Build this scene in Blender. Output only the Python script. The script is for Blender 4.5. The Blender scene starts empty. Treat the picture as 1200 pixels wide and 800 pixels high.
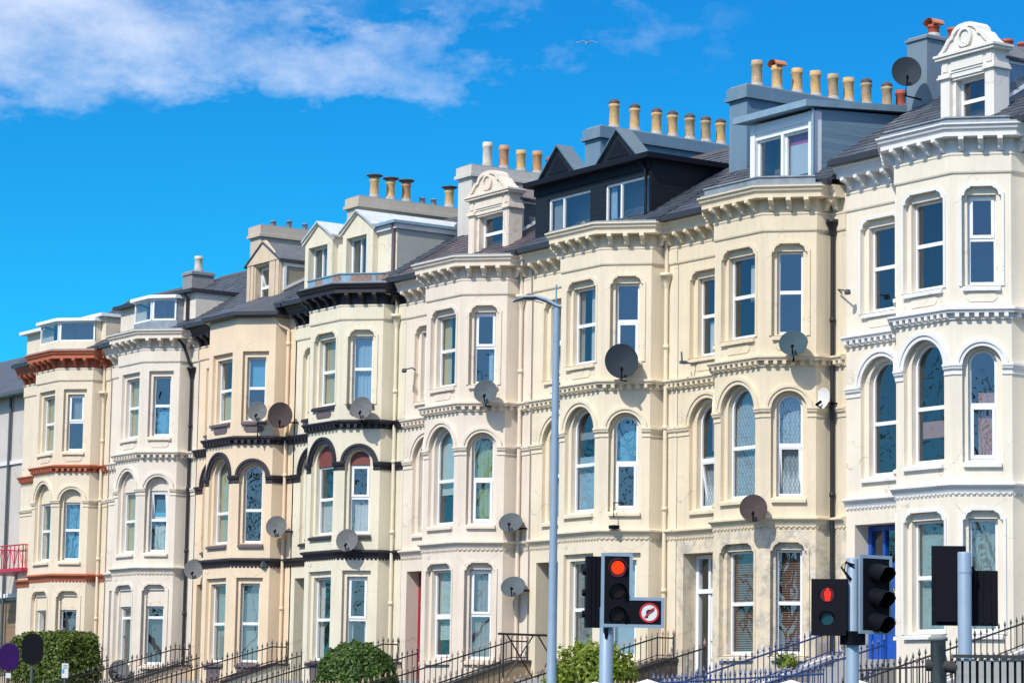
import bpy, math, random
from math import sin, cos, pi, radians as R, atan2, sqrt
from mathutils import Vector, Matrix
from mathutils.geometry import tessellate_polygon
random.seed(11)
sc = bpy.context.scene
COL = sc.collection
ZB = -4.35                       # house base below the first-floor string course

# ------------------------------------------------------------------ materials
def new_mat(name):
    m = bpy.data.materials.new(name); m.use_nodes = True
    nt = m.node_tree; nt.nodes.clear()
    out = nt.nodes.new('ShaderNodeOutputMaterial')
    return m, nt, out
def nd(nt, t, **kw):
    n = nt.nodes.new(t)
    for k, v in kw.items():
        if k in ('op',): n.operation = v
        elif k == 'blend': n.blend_type = v
        else: setattr(n, k, v)
    return n
def L(nt, a, b): nt.links.new(a, b)
def noise(nt, vec, scale, detail=4, rough=.55):
    n = nd(nt, 'ShaderNodeTexNoise'); n.inputs['Scale'].default_value = scale
    n.inputs['Detail'].default_value = detail; n.inputs['Roughness'].default_value = rough
    if vec is not None: L(nt, vec, n.inputs['Vector'])
    return n.outputs['Fac']
def mapping(nt, vec, scale=(1, 1, 1), loc=(0, 0, 0)):
    n = nd(nt, 'ShaderNodeMapping'); n.inputs['Scale'].default_value = scale; n.inputs['Location'].default_value = loc
    L(nt, vec, n.inputs['Vector']); return n.outputs['Vector']
def mrange(nt, v, a, b, c=0., d=1.):
    n = nd(nt, 'ShaderNodeMapRange'); n.clamp = True
    for i, x in zip(('From Min', 'From Max', 'To Min', 'To Max'), (a, b, c, d)): n.inputs[i].default_value = x
    L(nt, v, n.inputs['Value']); return n.outputs['Result']
def mathn(nt, op, a, b=None):
    n = nd(nt, 'ShaderNodeMath', op=op)
    for i, x in enumerate((a, b)):
        if x is None: continue
        if isinstance(x, (int, float)): n.inputs[i].default_value = x
        else: L(nt, x, n.inputs[i])
    return n.outputs[0]
def mix(nt, f, a, b, blend='MIX'):
    n = nd(nt, 'ShaderNodeMix', data_type='RGBA', blend_type=blend)
    for s, x in ((n.inputs[0], f), (n.inputs[6], a), (n.inputs[7], b)):
        if isinstance(x, (int, float)): s.default_value = x
        elif isinstance(x, (tuple, list)): s.default_value = (*x[:3], 1)
        else: L(nt, x, s)
    return n.outputs[2]
def bump(nt, h, strength=.3, dist=.01):
    n = nd(nt, 'ShaderNodeBump'); n.inputs['Strength'].default_value = strength; n.inputs['Distance'].default_value = dist
    L(nt, h, n.inputs['Height']); return n.outputs['Normal']
def pbsdf(nt, out, col, rough=.6, metal=0., normal=None, spec=.5, **kw):
    b = nd(nt, 'ShaderNodeBsdfPrincipled')
    if isinstance(col, (tuple, list)): b.inputs['Base Color'].default_value = (*col[:3], 1)
    else: L(nt, col, b.inputs['Base Color'])
    if isinstance(rough, (int, float)): b.inputs['Roughness'].default_value = rough
    else: L(nt, rough, b.inputs['Roughness'])
    b.inputs['Metallic'].default_value = metal; b.inputs['Specular IOR Level'].default_value = spec
    for k, v in kw.items(): b.inputs[k.replace('_', ' ')].default_value = v
    if normal is not None: L(nt, normal, b.inputs['Normal'])
    L(nt, b.outputs[0], out.inputs[0]); return b
def objco(nt): return nd(nt, 'ShaderNodeTexCoord').outputs['Object']
def sc3(c, k): return tuple(x * k for x in c)

def stucco(name, c, dirt=.35, weather=False, grime=(.30, .27, .22), bumpk=.25):
    m, nt, out = new_mat(name); v = objco(nt)
    big = mrange(nt, noise(nt, v, .9, 5), .3, .7)
    col = mix(nt, big, sc3(c, .89), c)
    streak = mrange(nt, noise(nt, mapping(nt, v, (5, 5, .30)), 1.0, 6, .65), .50, .80, 0, dirt * .85)
    col = mix(nt, streak, col, sc3(grime, 1.25))
    vo = nd(nt, 'ShaderNodeTexVoronoi', feature='DISTANCE_TO_EDGE'); vo.inputs['Scale'].default_value = .75
    wv = nd(nt, 'ShaderNodeVectorMath', operation='ADD'); nv = nd(nt, 'ShaderNodeTexNoise'); nv.inputs['Scale'].default_value = 2.5; nv.inputs['Detail'].default_value = 6
    L(nt, v, nv.inputs['Vector']); L(nt, v, wv.inputs[0]); L(nt, nv.outputs['Color'], wv.inputs[1]); L(nt, wv.outputs[0], vo.inputs['Vector'])
    crack = mathn(nt, 'MULTIPLY', mrange(nt, vo.outputs['Distance'], .003, .014, .55, 0), mrange(nt, noise(nt, v, .6, 3), .50, .60))
    col = mix(nt, crack, col, sc3(grime, .8))
    repair = mrange(nt, noise(nt, mapping(nt, v, (1, 1, .7), (9, 4, 2)), .55, 2, .4), .585, .60, 0, .16)
    col = mix(nt, repair, col, sc3(c, .80))
    spots = mrange(nt, noise(nt, v, 7, 6, .7), .60, .75, 0, dirt * .5)
    col = mix(nt, spots, col, grime)
    if weather:
        sep = nd(nt, 'ShaderNodeSeparateXYZ'); L(nt, v, sep.inputs[0])
        low = mrange(nt, sep.outputs[2], -.30, -.22, 1, 0)
        n1 = mrange(nt, noise(nt, v, 1.7, 7, .72), .45, .57)
        n2 = mrange(nt, noise(nt, mapping(nt, v, (1, 1, .5), (3, 1, 7)), 3.2, 7, .72), .42, .62)
        patch = mix(nt, n2, (.56, .49, .38), (.38, .35, .30))
        patch = mix(nt, mrange(nt, noise(nt, v, 5, 7, .75), .53, .62), patch, (.68, .66, .62))
        col = mix(nt, mathn(nt, 'MULTIPLY', low, n1), col, patch)
    h = noise(nt, v, 90, 5)
    h2 = noise(nt, v, 6, 3)
    hh = mathn(nt, 'ADD', h, mathn(nt, 'MULTIPLY', h2, 1.2))
    pbsdf(nt, out, col, .75, normal=bump(nt, hh, bumpk, .006), spec=.3)
    return m
def paint(name, c, rough=.45, var=.12, scale=3., metal=0., bumpk=.05, grime=None, spec=.5):
    m, nt, out = new_mat(name); v = objco(nt)
    f = mrange(nt, noise(nt, v, scale, 6, .65), .3, .7)
    col = mix(nt, f, sc3(c, 1 - var), sc3(c, 1 + var * .4))
    if grime:
        col = mix(nt, mrange(nt, noise(nt, mapping(nt, v, (1, 1, .4)), scale * 3, 6, .7), .52, .70, 0, .75), col, grime)
    pbsdf(nt, out, col, rough, metal, normal=bump(nt, noise(nt, v, 40, 4), bumpk, .004), spec=spec)
    return m
def slate(name, c=(.055, .066, .088)):
    m, nt, out = new_mat(name); v = objco(nt)
    g = nd(nt, 'ShaderNodeNewGeometry')
    col = mix(nt, g.outputs['Random Per Island'], sc3(c, .55), sc3(c, 1.45))
    col = mix(nt, mrange(nt, noise(nt, mapping(nt, v, (1, 1, 1)), .7, 4), .35, .7, 0, .5), col, sc3(c, .6))
    lich = mrange(nt, noise(nt, v, 4.5, 7, .72), .57, .70, 0, .45)
    col = mix(nt, lich, col, (.16, .155, .14))
    sep = nd(nt, 'ShaderNodeSeparateXYZ'); L(nt, v, sep.inputs[0])
    fr = mathn(nt, 'FRACT', mathn(nt, 'DIVIDE', sep.outputs[2], .1225))
    col = mix(nt, mrange(nt, fr, .0, .14, .45, 0.), col, (.015, .016, .02))
    pbsdf(nt, out, col, mrange(nt, noise(nt, v, 3., 4), .3, .7, .35, .6), normal=bump(nt, noise(nt, v, 14, 5), .35, .01), spec=.45)
    return m
def boards(name, c, pitch=.11, axis=2, rough=.55):
    m, nt, out = new_mat(name); v = objco(nt)
    sep = nd(nt, 'ShaderNodeSeparateXYZ'); L(nt, v, sep.inputs[0])
    z = mathn(nt, 'DIVIDE', sep.outputs[axis], pitch); fr = mathn(nt, 'FRACT', z)
    line = mrange(nt, fr, .0, .09, .55, 1.)
    wn = nd(nt, 'ShaderNodeTexWhiteNoise', noise_dimensions='1D'); L(nt, mathn(nt, 'FLOOR', z), wn.inputs['W'])
    k = mrange(nt, wn.outputs['Value'], 0, 1, .85, 1.1)
    col = mix(nt, mrange(nt, noise(nt, mapping(nt, v, (.6, .6, 9)), 2, 5), .35, .7), sc3(c, .86), c)
    com = nd(nt, 'ShaderNodeCombineColor')
    kk = mathn(nt, 'MULTIPLY', line, k)
    for i in range(3): L(nt, kk, com.inputs[i])
    col = mix(nt, 1., col, com.outputs[0], 'MULTIPLY')
    pbsdf(nt, out, col, rough, normal=bump(nt, fr, .5, .012)); return m
def glass_mat():
    m, nt, out = new_mat('window_glass')
    tr = nd(nt, 'ShaderNodeBsdfTransparent'); tr.inputs[0].default_value = (.86, .90, .91, 1)
    gl = nd(nt, 'ShaderNodeBsdfGlossy'); gl.inputs['Roughness'].default_value = .0; gl.inputs[0].default_value = (.93, .97, 1, 1)
    v = objco(nt)
    nb = bump(nt, noise(nt, v, 1.1, 2), .05, .03); L(nt, nb, gl.inputs['Normal'])
    lw = nd(nt, 'ShaderNodeLayerWeight'); lw.inputs[0].default_value = .5
    f = mathn(nt, 'ADD', mathn(nt, 'MULTIPLY', mathn(nt, 'POWER', lw.outputs['Facing'], 4.), .9), .145)
    ms = nd(nt, 'ShaderNodeMixShader'); L(nt, f, ms.inputs[0]); L(nt, tr.outputs[0], ms.inputs[1]); L(nt, gl.outputs[0], ms.inputs[2])
    L(nt, ms.outputs[0], out.inputs[0]); return m
def cloth(name, c, fold=0, trans=.25, weave=None):
    m, nt, out = new_mat(name); v = objco(nt)
    col = mix(nt, noise(nt, v, 4, 4), sc3(c, .85), c)
    if weave:
        sep = nd(nt, 'ShaderNodeSeparateXYZ'); L(nt, v, sep.inputs[0])
        a = mathn(nt, 'ADD', sep.outputs[0], sep.outputs[1])
        w1 = mathn(nt, 'SINE', mathn(nt, 'MULTIPLY', a, 62)); w2 = mathn(nt, 'SINE', mathn(nt, 'MULTIPLY', sep.outputs[2], 36))
        col = mix(nt, mrange(nt, mathn(nt, 'MULTIPLY', w1, w2), -.1, .5, 0, .6), col, weave)
    d = nd(nt, 'ShaderNodeBsdfDiffuse'); t = nd(nt, 'ShaderNodeBsdfTranslucent')
    L(nt, col, d.inputs[0]); L(nt, col, t.inputs[0])
    ms = nd(nt, 'ShaderNodeMixShader'); ms.inputs[0].default_value = trans
    L(nt, d.outputs[0], ms.inputs[1]); L(nt, t.outputs[0], ms.inputs[2]); L(nt, ms.outputs[0], out.inputs[0]); return m
def emit_mat(name, c, s):
    m, nt, out = new_mat(name); e = nd(nt, 'ShaderNodeEmission'); e.inputs[0].default_value = (*c, 1); e.inputs[1].default_value = s
    L(nt, e.outputs[0], out.inputs[0]); return m
def leaf_mat(name, a, b, trans=.3):
    m, nt, out = new_mat(name)
    g = nd(nt, 'ShaderNodeNewGeometry')
    n = mrange(nt, noise(nt, objco(nt), 2.2, 3), .35, .65)
    f = mathn(nt, 'ADD', mathn(nt, 'MULTIPLY', g.outputs['Random Per Island'], .65), mathn(nt, 'MULTIPLY', n, .35))
    col = mix(nt, f, a, b)
    p = nd(nt, 'ShaderNodeBsdfPrincipled'); L(nt, col, p.inputs['Base Color']); p.inputs['Roughness'].default_value = .5
    t = nd(nt, 'ShaderNodeBsdfTranslucent'); L(nt, col, t.inputs[0])
    ms = nd(nt, 'ShaderNodeMixShader'); ms.inputs[0].default_value = trans
    L(nt, p.outputs[0], ms.inputs[1]); L(nt, t.outputs[0], ms.inputs[2]); L(nt, ms.outputs[0], out.inputs[0]); return m

M = {}
M['glass'] = glass_mat()
M['pvc'] = paint('white_window_plastic', (.80, .82, .84), .35, .04)
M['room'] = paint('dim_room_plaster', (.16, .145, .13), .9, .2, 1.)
M['slate'] = slate('roof_slate')
M['slate_purple'] = slate('purple_roof_slate', (.085, .068, .078))
M['lead'] = paint('grey_lead_sheet', (.25, .29, .33), .5, .3, 5., grime=(.34, .34, .33))
M['palelead'] = paint('pale_new_lead', (.50, .55, .60), .5, .2, 5.)
M['gutter'] = paint('dark_gutter_paint', (.035, .035, .042), .4, .2)
M['blackpipe'] = paint('black_pipe_paint', (.011, .013, .019), .5, .2)
M['plum'] = paint('plum_black_masonry_paint', (.036, .028, .038), .6, .2, 4.)
M['black'] = paint('black_masonry_paint', (.020, .019, .028), .55, .25, 4.)
M['plumlite'] = paint('faded_plum_masonry_paint', (.14, .105, .115), .6, .2, 4.)
M['terra'] = paint('terracotta_masonry_paint', (.45, .125, .06), .6, .15, 4.)
M['whitetrim'] = stucco('cool_white_trim_paint', (.77, .765, .76), .10)
M['creamwhite'] = stucco('cream_white_dormer_paint', (.76, .73, .67), .12)
M['iron'] = paint('black_railing_paint', (.022, .022, .026), .4, .3)
M['ironblue'] = paint('blue_railing_paint', (.012, .045, .17), .4, .25)
M['irontip'] = paint('rusty_spear_tips', (.36, .25, .19), .7, .4, 14.)
M['buff'] = paint('buff_chimney_clay', (.62, .40, .18), .75, .25, 7., grime=(.30, .22, .15))
M['buffdull'] = paint('dull_buff_chimney_clay', (.47, .345, .21), .8, .4, 6., grime=(.20, .15, .11))
M['orange'] = paint('orange_chimney_clay', (.52, .27, .13), .75, .25, 7., grime=(.25, .16, .11))
M['red'] = paint('red_chimney_clay', (.36, .075, .045), .7, .25, 7.)
M['mortar'] = paint('grey_pot_mortar', (.42, .41, .39), .85, .4, 12.)
M['cowl'] = paint('orange_cowl_clay', (.60, .20, .09), .7, .2)
M['pale'] = paint('pale_chimney_clay', (.62, .56, .47), .75, .2, 7., grime=(.35, .3, .25))
M['soot'] = paint('sooty_cap', (.07, .06, .06), .7, .3)
M['cement'] = stucco('chimney_cement', (.33, .33, .33), .5)
M['navy'] = boards('navy_cladding', (.004, .006, .014), .13)
M['navyplain'] = paint('navy_fascia_paint', (.005, .007, .015), .6, .2, spec=.2)
M['bluebd'] = boards('blue_grey_clapboard', (.20, .32, .41), .12)
M['bluegrey'] = paint('blue_grey_flashing', (.22, .34, .44), .5, .2)
M['gabletlead'] = paint('dark_blue_grey_gablet_lead', (.10, .155, .205), .5, .2)
M['steel'] = paint('galvanised_blue_grey_steel', (.27, .37, .47), .45, .1, 2., metal=.1)
M['hblack'] = paint('black_signal_plastic', (.005, .006, .010), .65, .15, spec=.12)
M['lensoff'] = paint('unlit_signal_lens', (.012, .006, .006), .4, .2, spec=.2)
M['lensgreen'] = paint('unlit_green_lens', (.008, .055, .07), .3, .2, spec=.3)
M['redlit'] = emit_mat('lit_red_lens', (1., .042, .008), 1.3)
M['redman'] = emit_mat('lit_red_figure', (1., .03, .02), 1.4)
M['redhalo'] = paint('red_lens_plastic', (.10, .008, .008), .3, .2)
M['signwhite'] = paint('white_sign_face', (.74, .75, .74), .4, .03)
M['signred'] = paint('red_sign_ring', (.55, .02, .03), .4, .05)
M['signblack'] = paint('black_sign_arrow', (.015, .015, .018), .4, .05)
M['signblue'] = paint('blue_sign_block', (.06, .35, .75), .4, .05)
M['signpurple'] = paint('purple_sign_plate', (.030, .004, .085), .6, .1, spec=.2)
M['signdark'] = paint('near_black_sign_plate', (.007, .008, .011), .7, .1, spec=.12)
M['woodgrey'] = boards('weathered_fence_wood', (.36, .38, .37), .5, 0, .8)
M['woodpost'] = paint('grey_green_post_wood', (.20, .225, .21), .8, .35, 5., grime=(.11, .125, .115))
M['wooddark'] = paint('dark_rail_wood', (.035, .035, .035), .8, .4, 9.)
M['bluedoor'] = paint('blue_door_paint', (.012, .085, .42), .35, .1)
M['reddoor'] = paint('red_door_paint', (.33, .012, .03), .35, .1)
M['darkdoor'] = paint('dark_door_paint', (.03, .033, .04), .4, .1)
M['olivedoor'] = paint('olive_grey_door_paint', (.16, .15, .11), .45, .15)
M['brass'] = paint('door_brass', (.65, .45, .15), .3, .1, metal=1.)
M['brickpatch'] = paint('exposed_brick_patches', (.30, .19, .15), .85, .5, 14., grime=(.42, .40, .38))
M['stonedark'] = paint('dark_rubble_stone', (.085, .075, .065), .9, .5, 6., bumpk=.5)
M['coping'] = paint('dark_coping_stone', (.05, .046, .048), .8, .3)
M['copingwhite'] = stucco('white_coping', (.66, .64, .60), .4)
M['asphalt'] = paint('road_asphalt', (.05, .05, .052), .85, .25, 30., bumpk=.4)
M['paving'] = paint('pavement_slabs', (.20, .19, .175), .85, .2, 8.)
M['soil'] = paint('garden_soil', (.07, .055, .04), .95, .4, 6.)
M['grass'] = paint('rough_grass', (.06, .09, .03), .9, .4, 4.)
M['dishgrey'] = paint('grey_dish_paint', (.075, .097, .115), .8, .2, 6.)
M['dishdark'] = paint('dark_mesh_dish_paint', (.007, .019, .031), .8, .2, 6.)
M['dishbrown'] = paint('brown_dish_paint', (.055, .038, .039), .85, .25, 6.)
M['dishteal'] = paint('teal_grey_dish_paint', (.028, .066, .088), .8, .2, 6.)
M['dishrust'] = paint('rust_stained_dish_paint', (.115, .13, .14), .8, .2, 6., grime=(.24, .14, .09))
M['dishwhite'] = paint('white_dish_paint', (.70, .70, .68), .5, .1, 6.)
M['c_white'] = cloth('white_curtain_cloth', (.72, .74, .72))
M['c_bluewhite'] = cloth('bluish_white_blind', (.62, .78, .88))
M['c_net'] = cloth('patterned_net_curtain', (.33, .43, .50), weave=(.66, .72, .74))
M['c_green'] = cloth('green_curtain_cloth', (.36, .47, .16))
M['c_teal'] = cloth('grey_green_vertical_blind', (.42, .52, .50))
M['c_brown'] = cloth('brown_slatted_blind', (.26, .16, .125), trans=.1)
M['c_yellow'] = cloth('yellow_curtain_cloth', (.62, .58, .34))
M['c_grey'] = cloth('grey_curtain_cloth', (.34, .36, .36))
M['c_blue'] = cloth('pale_blue_curtain_cloth', (.38, .55, .68))
M['c_pale'] = cloth('pale_roller_blind', (.62, .74, .70))
M['c_pink'] = cloth('dusty_pink_blind', (.48, .28, .24))
M['c_mag'] = cloth('magenta_blind_band', (.55, .16, .36))
M['c_cyan'] = cloth('blue_blind_and_sky_reflection', (.16, .46, .68))
M['c_slate'] = cloth('dark_slatted_blind', (.13, .14, .15), trans=.05)
M['tymp'] = paint('dark_red_arch_panel', (.20, .055, .045), .6, .25)
M['leafdark'] = leaf_mat('clipped_leaf_green', (.036, .066, .011), (.17, .24, .03))
M['leafball'] = leaf_mat('dense_conifer_green', (.026, .066, .012), (.11, .20, .028))
M['leafbush'] = leaf_mat('yellow_green_leaf', (.055, .11, .012), (.34, .42, .045), .4)
M['twig'] = paint('shrub_twig_bark', (.09, .065, .045), .9, .3)
M['nbwall'] = stucco('grey_beige_render', (.58, .55, .50), .3)
M['nbpanel'] = boards('tan_garage_boards', (.30, .20, .115), .55)
M['redrail'] = paint('red_balcony_paint', (.50, .02, .055), .4, .1)
M['gull'] = paint('gull_feathers', (.62, .63, .65), .8, .2)
M['flower'] = paint('pot_flowers', (.45, .03, .12), .7, .3)

# ------------------------------------------------------------------ mesh builder
class MB:
    def __init__(s): s.v = []; s.f = []; s.sm = []; s.mi = []; s.cur = 0
    def face(s, pts, smooth=False):
        i = len(s.v); s.v += [tuple(p) for p in pts]; s.f.append(tuple(range(i, i + len(pts)))); s.sm.append(smooth); s.mi.append(s.cur)
    def grid(s, rows, closed=False, smooth=True):
        i0 = len(s.v); n = len(rows[0])
        for r in rows: s.v += [tuple(p) for p in r]
        for a in range(len(rows) - 1):
            for b in range(n if closed else n - 1):
                c = (b + 1) % n
                s.f.append((i0 + a * n + b, i0 + a * n + c, i0 + (a + 1) * n + c, i0 + (a + 1) * n + b)); s.sm.append(smooth); s.mi.append(s.cur)
    def box(s, x0, x1, y0, y1, z0, z1, skip=''):
        P = lambda a, b, c: (a, b, c)
        q = {'-x': [(x0, y1, z0), (x0, y0, z0), (x0, y0, z1), (x0, y1, z1)], '+x': [(x1, y0, z0), (x1, y1, z0), (x1, y1, z1), (x1, y0, z1)],
             '-y': [(x0, y0, z0), (x1, y0, z0), (x1, y0, z1), (x0, y0, z1)], '+y': [(x1, y1, z0), (x0, y1, z0), (x0, y1, z1), (x1, y1, z1)],
             '-z': [(x0, y1, z0), (x1, y1, z0), (x1, y0, z0), (x0, y0, z0)], '+z': [(x0, y0, z1), (x1, y0, z1), (x1, y1, z1), (x0, y1, z1)]}
        for k, f in q.items():
            if k not in skip.split(): s.face(f)
    def prism(s, pts, y0, y1, axis='y'):
        """pts (a,z) polygon extruded along y (a=x) or along x (a=y)"""
        if axis == 'y': A = [(a, y0, z) for a, z in pts]; B = [(a, y1, z) for a, z in pts]
        elif axis == 'x': A = [(y0, a, z) for a, z in pts]; B = [(y1, a, z) for a, z in pts]
        else: A = [(a, z, y0) for a, z in pts]; B = [(a, z, y1) for a, z in pts]
        t = tessellate_polygon([[Vector((a, z, 0)) for a, z in pts]])
        for tri in t: s.face([A[i] for i in tri]); s.face([B[i] for i in reversed(tri)])
        n = len(pts)
        for i in range(n):
            j = (i + 1) % n; s.face([A[i], A[j], B[j], B[i]])
    def tube(s, pts, r, n=8, cap=True, r2=None):
        pts = [Vector(p) for p in pts]; rows = []
        for i, p in enumerate(pts):
            d = (pts[min(i + 1, len(pts) - 1)] - pts[max(i - 1, 0)]).normalized()
            a = d.cross(Vector((0, 0, 1)))
            if a.length < 1e-3: a = Vector((1, 0, 0))
            a.normalize(); b = d.cross(a)
            rr = r if r2 is None else r + (r2 - r) * i / (len(pts) - 1)
            rows.append([p + a * rr * cos(2 * pi * k / n) + b * rr * sin(2 * pi * k / n) for k in range(n)])
        s.grid(rows, True)
        if cap: s.face(rows[0]); s.face(rows[-1])
    def lathe(s, c, prof, n=16, M=None):
        """prof (r,z) around z at c; M optional 3x3 matrix"""
        c = Vector(c); rows = []
        for r, z in prof:
            row = []
            for k in range(n):
                v = Vector((r * cos(2 * pi * k / n), r * sin(2 * pi * k / n), z))
                if M is not None: v = M @ v
                row.append(c + v)
            rows.append(row)
        s.grid(rows, True)
    def obj(s, name, mat, parent=None, loc=(0, 0, 0)):
        me = bpy.data.meshes.new(name); me.from_pydata(s.v, [], s.f)
        me.polygons.foreach_set('use_smooth', s.sm); me.update()
        for x_ in (mat if isinstance(mat, list) else [mat]):
            if x_ is not None: me.materials.append(x_)
        if isinstance(mat, list): me.polygons.foreach_set('material_index', s.mi)
        o = bpy.data.objects.new(name, me); COL.objects.link(o); o.location = loc
        if parent is not None: o.parent = parent
        return o
def tag(o, label, cat, group=None, kind=None):
    if label: o['label'] = label
    if cat: o['category'] = cat
    if group: o['group'] = group
    if kind: o['kind'] = kind
    return o
def thing(name, label, cat, loc=(0, 0, 0), group=None):
    o = bpy.data.objects.new(name, None); COL.objects.link(o); o.location = loc; o.empty_display_size = .3
    return tag(o, label, cat, group)

# ------------------------------------------------------------------ face frames
class Fr:
    def __init__(s, o, t):
        s.o = Vector((o[0], o[1], 0)); s.t = Vector((t[0], t[1], 0)).normalized(); s.n = Vector((s.t.y, -s.t.x, 0))
        s.tilt = None
    def __call__(s, a, d, z):
        if s.tilt:
            d0, z0, ang = s.tilt; dd, dz = d - d0, z - z0
            d = d0 + dd * cos(ang) + dz * sin(ang); z = z0 + dz * cos(ang) - dd * sin(ang)
        return s.o + s.t * a - s.n * d + Vector((0, 0, z))
    def tilted(s, d0, z0, ang):
        f = Fr((s.o.x, s.o.y), (s.t.x, s.t.y)); f.tilt = (d0, z0, ang); return f
def panel(mb, F, outer, holes=(), d=0.):
    loops = [outer] + list(holes); flat = [p for l in loops for p in l]
    for tri in tessellate_polygon([[Vector((a, z, 0)) for a, z in l] for l in loops]):
        p = [flat[i] for i in tri]
        ar = (p[1][0] - p[0][0]) * (p[2][1] - p[0][1]) - (p[2][0] - p[0][0]) * (p[1][1] - p[0][1])
        if abs(ar) < 1e-9: continue
        if ar < 0: p.reverse()
        mb.face([F(a, d, z) for a, z in p])
def reveal(mb, F, loop, d0, d1):
    n = len(loop)
    for i in range(n):
        (a, z), (b, w) = loop[i], loop[(i + 1) % n]
        mb.face([F(a, d0, z), F(b, d0, w), F(b, d1, w), F(a, d1, z)])
def rect(a, b, z0, z1): return [(a, z0), (b, z0), (b, z1), (a, z1)]
def arch(c, r, zs, z0, n=16): return [(c - r, z0), (c + r, z0)] + [(c + r * cos(pi * k / n), zs + r * sin(pi * k / n)) for k in range(n + 1)]
def shoulder(a, b, z0, zt):
    w = min(.24, (b - a) * .26); h = .19
    q = [(0, -h), (.25 * w, -h + .015)] + [(.25 * w + .55 * w * (1 - cos(pi / 2 * k / 5)), -h + .015 + (h - .045) * sin(pi / 2 * k / 5)) for k in range(1, 6)] + [(.82 * w, 0.)]
    left = [(a + x, zt + z) for x, z in q]; right = [(b - x, zt + z) for x, z in reversed(q)]
    return [(a, z0), (b, z0)] + list(reversed(left + right))
def offset_path(path, o):
    P = [Vector(p) for p in path]; res = []
    ns = []
    for i in range(len(P) - 1):
        d = (P[i + 1] - P[i]).normalized(); ns.append(Vector((d.y, -d.x)))
    for i, p in enumerate(P):
        if i == 0: m = ns[0]
        elif i == len(P) - 1: m = ns[-1]
        else: m = (ns[i - 1] + ns[i]) / (1 + ns[i - 1].dot(ns[i]))
        res.append(p + m * o)
    return res
def sweep(mb, path, prof):
    cols = [offset_path(path, o) for o, z in prof]
    n = len(prof)
    rows = [[(cols[j][i].x, cols[j][i].y, prof[j][1]) for j in range(n)] for i in range(len(path))]
    mb.grid(rows, True, False)
    mb.face(rows[0]); mb.face(list(reversed(rows[-1])))

# ------------------------------------------------------------------ house plan (metres; x along the terrace, y into the house)
WF, WC, DC, DP = 1.69, .84, .81, 1.23
XL, XR = -3.0, 3.04
CL = sqrt(WC * WC + DC * DC)
FRONT = Fr((0, 0), (1, 0)); CANT = Fr((WF, 0), (WC, DC)); CANTL = Fr((-WC, DC), (WC, -DC))
RET = Fr((WF + WC, DC), (0, 1)); RETL = Fr((-WC, DP), (0, -1)); FLATR = Fr((WF + WC, DP), (1, 0))
HX = {8: 0, 7: -6.039, 6: -12.061, 5: -18.184, 4: -24.234, 3: -30.209, 2: -36.206, 1: -42.338}
HZ = {8: 0, 7: -.379, 6: -.372, 5: -.385, 4: -.374, 3: -.377, 2: -.395, 1: -.422}
roof_z = lambda y: 7.6 + .61 * (y - 1.2)

def archivolt(mb, F, c, r0, r1, zs, n=18):
    def half(ra, rb, d):
        o = [(c + rb * cos(pi * k / n), zs + rb * sin(pi * k / n)) for k in range(n + 1)]
        i = [(c + ra * cos(pi * k / n), zs + ra * sin(pi * k / n)) for k in range(n + 1)]
        for k in range(n):
            mb.face([F(*a) for a in ((i[k][0], d, i[k][1]), (o[k][0], d, o[k][1]), (o[k + 1][0], d, o[k + 1][1]), (i[k + 1][0], d, i[k + 1][1]))])
        for l in (i, o):
            for k in range(n): mb.face([F(l[k][0], d, l[k][1]), F(l[k + 1][0], d, l[k + 1][1]), F(l[k + 1][0], .02, l[k + 1][1]), F(l[k][0], .02, l[k][1])])
        for k in (0, n): mb.face([F(i[k][0], d, i[k][1]), F(o[k][0], d, o[k][1]), F(o[k][0], .02, o[k][1]), F(i[k][0], .02, i[k][1])])
    m = r0 + (r1 - r0) * .55
    half(r0, m, -.035); half(m - .002, r1, -.065)

def curtain_mesh(F, a, b, z0, z1, d, kind):
    mb = MB()
    if kind == 'drape':
        n = max(8, int((b - a) * 46)); rows = []
        for z, k in ((z1, .6), ((z0 + z1) / 2, 1.), (z0, 1.25)):
            rows.append([F(a + (b - a) * i / n, d + .018 * k * sin(i * 1.35 + .5 * sin(i * .7)), z) for i in range(n + 1)])
        mb.grid(rows)
    elif kind == 'vertical':
        n = max(3, int((b - a) / .085)); w = (b - a) / n
        for i in range(n):
            s0 = a + i * w; mb.face([F(s0, d, z0), F(s0 + w * .93, d + .035, z0), F(s0 + w * .93, d + .035, z1), F(s0, d, z1)])
    elif kind == 'slat':
        n = int((z1 - z0) / .05)
        for i in range(n):
            z = z0 + i * .05; mb.face([F(a, d - .012, z), F(b, d - .012, z), F(b, d + .018, z + .045), F(a, d + .018, z + .045)])
    else:
        mb.face([F(a, d, z0), F(b, d, z0), F(b, d, z1), F(a, d, z1)]); mb.face([F(a, d + .01, z0), F(b, d + .01, z0), F(b, d + .01, z0 + .03), F(a, d + .01, z0 + .03)])
    return mb

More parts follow.
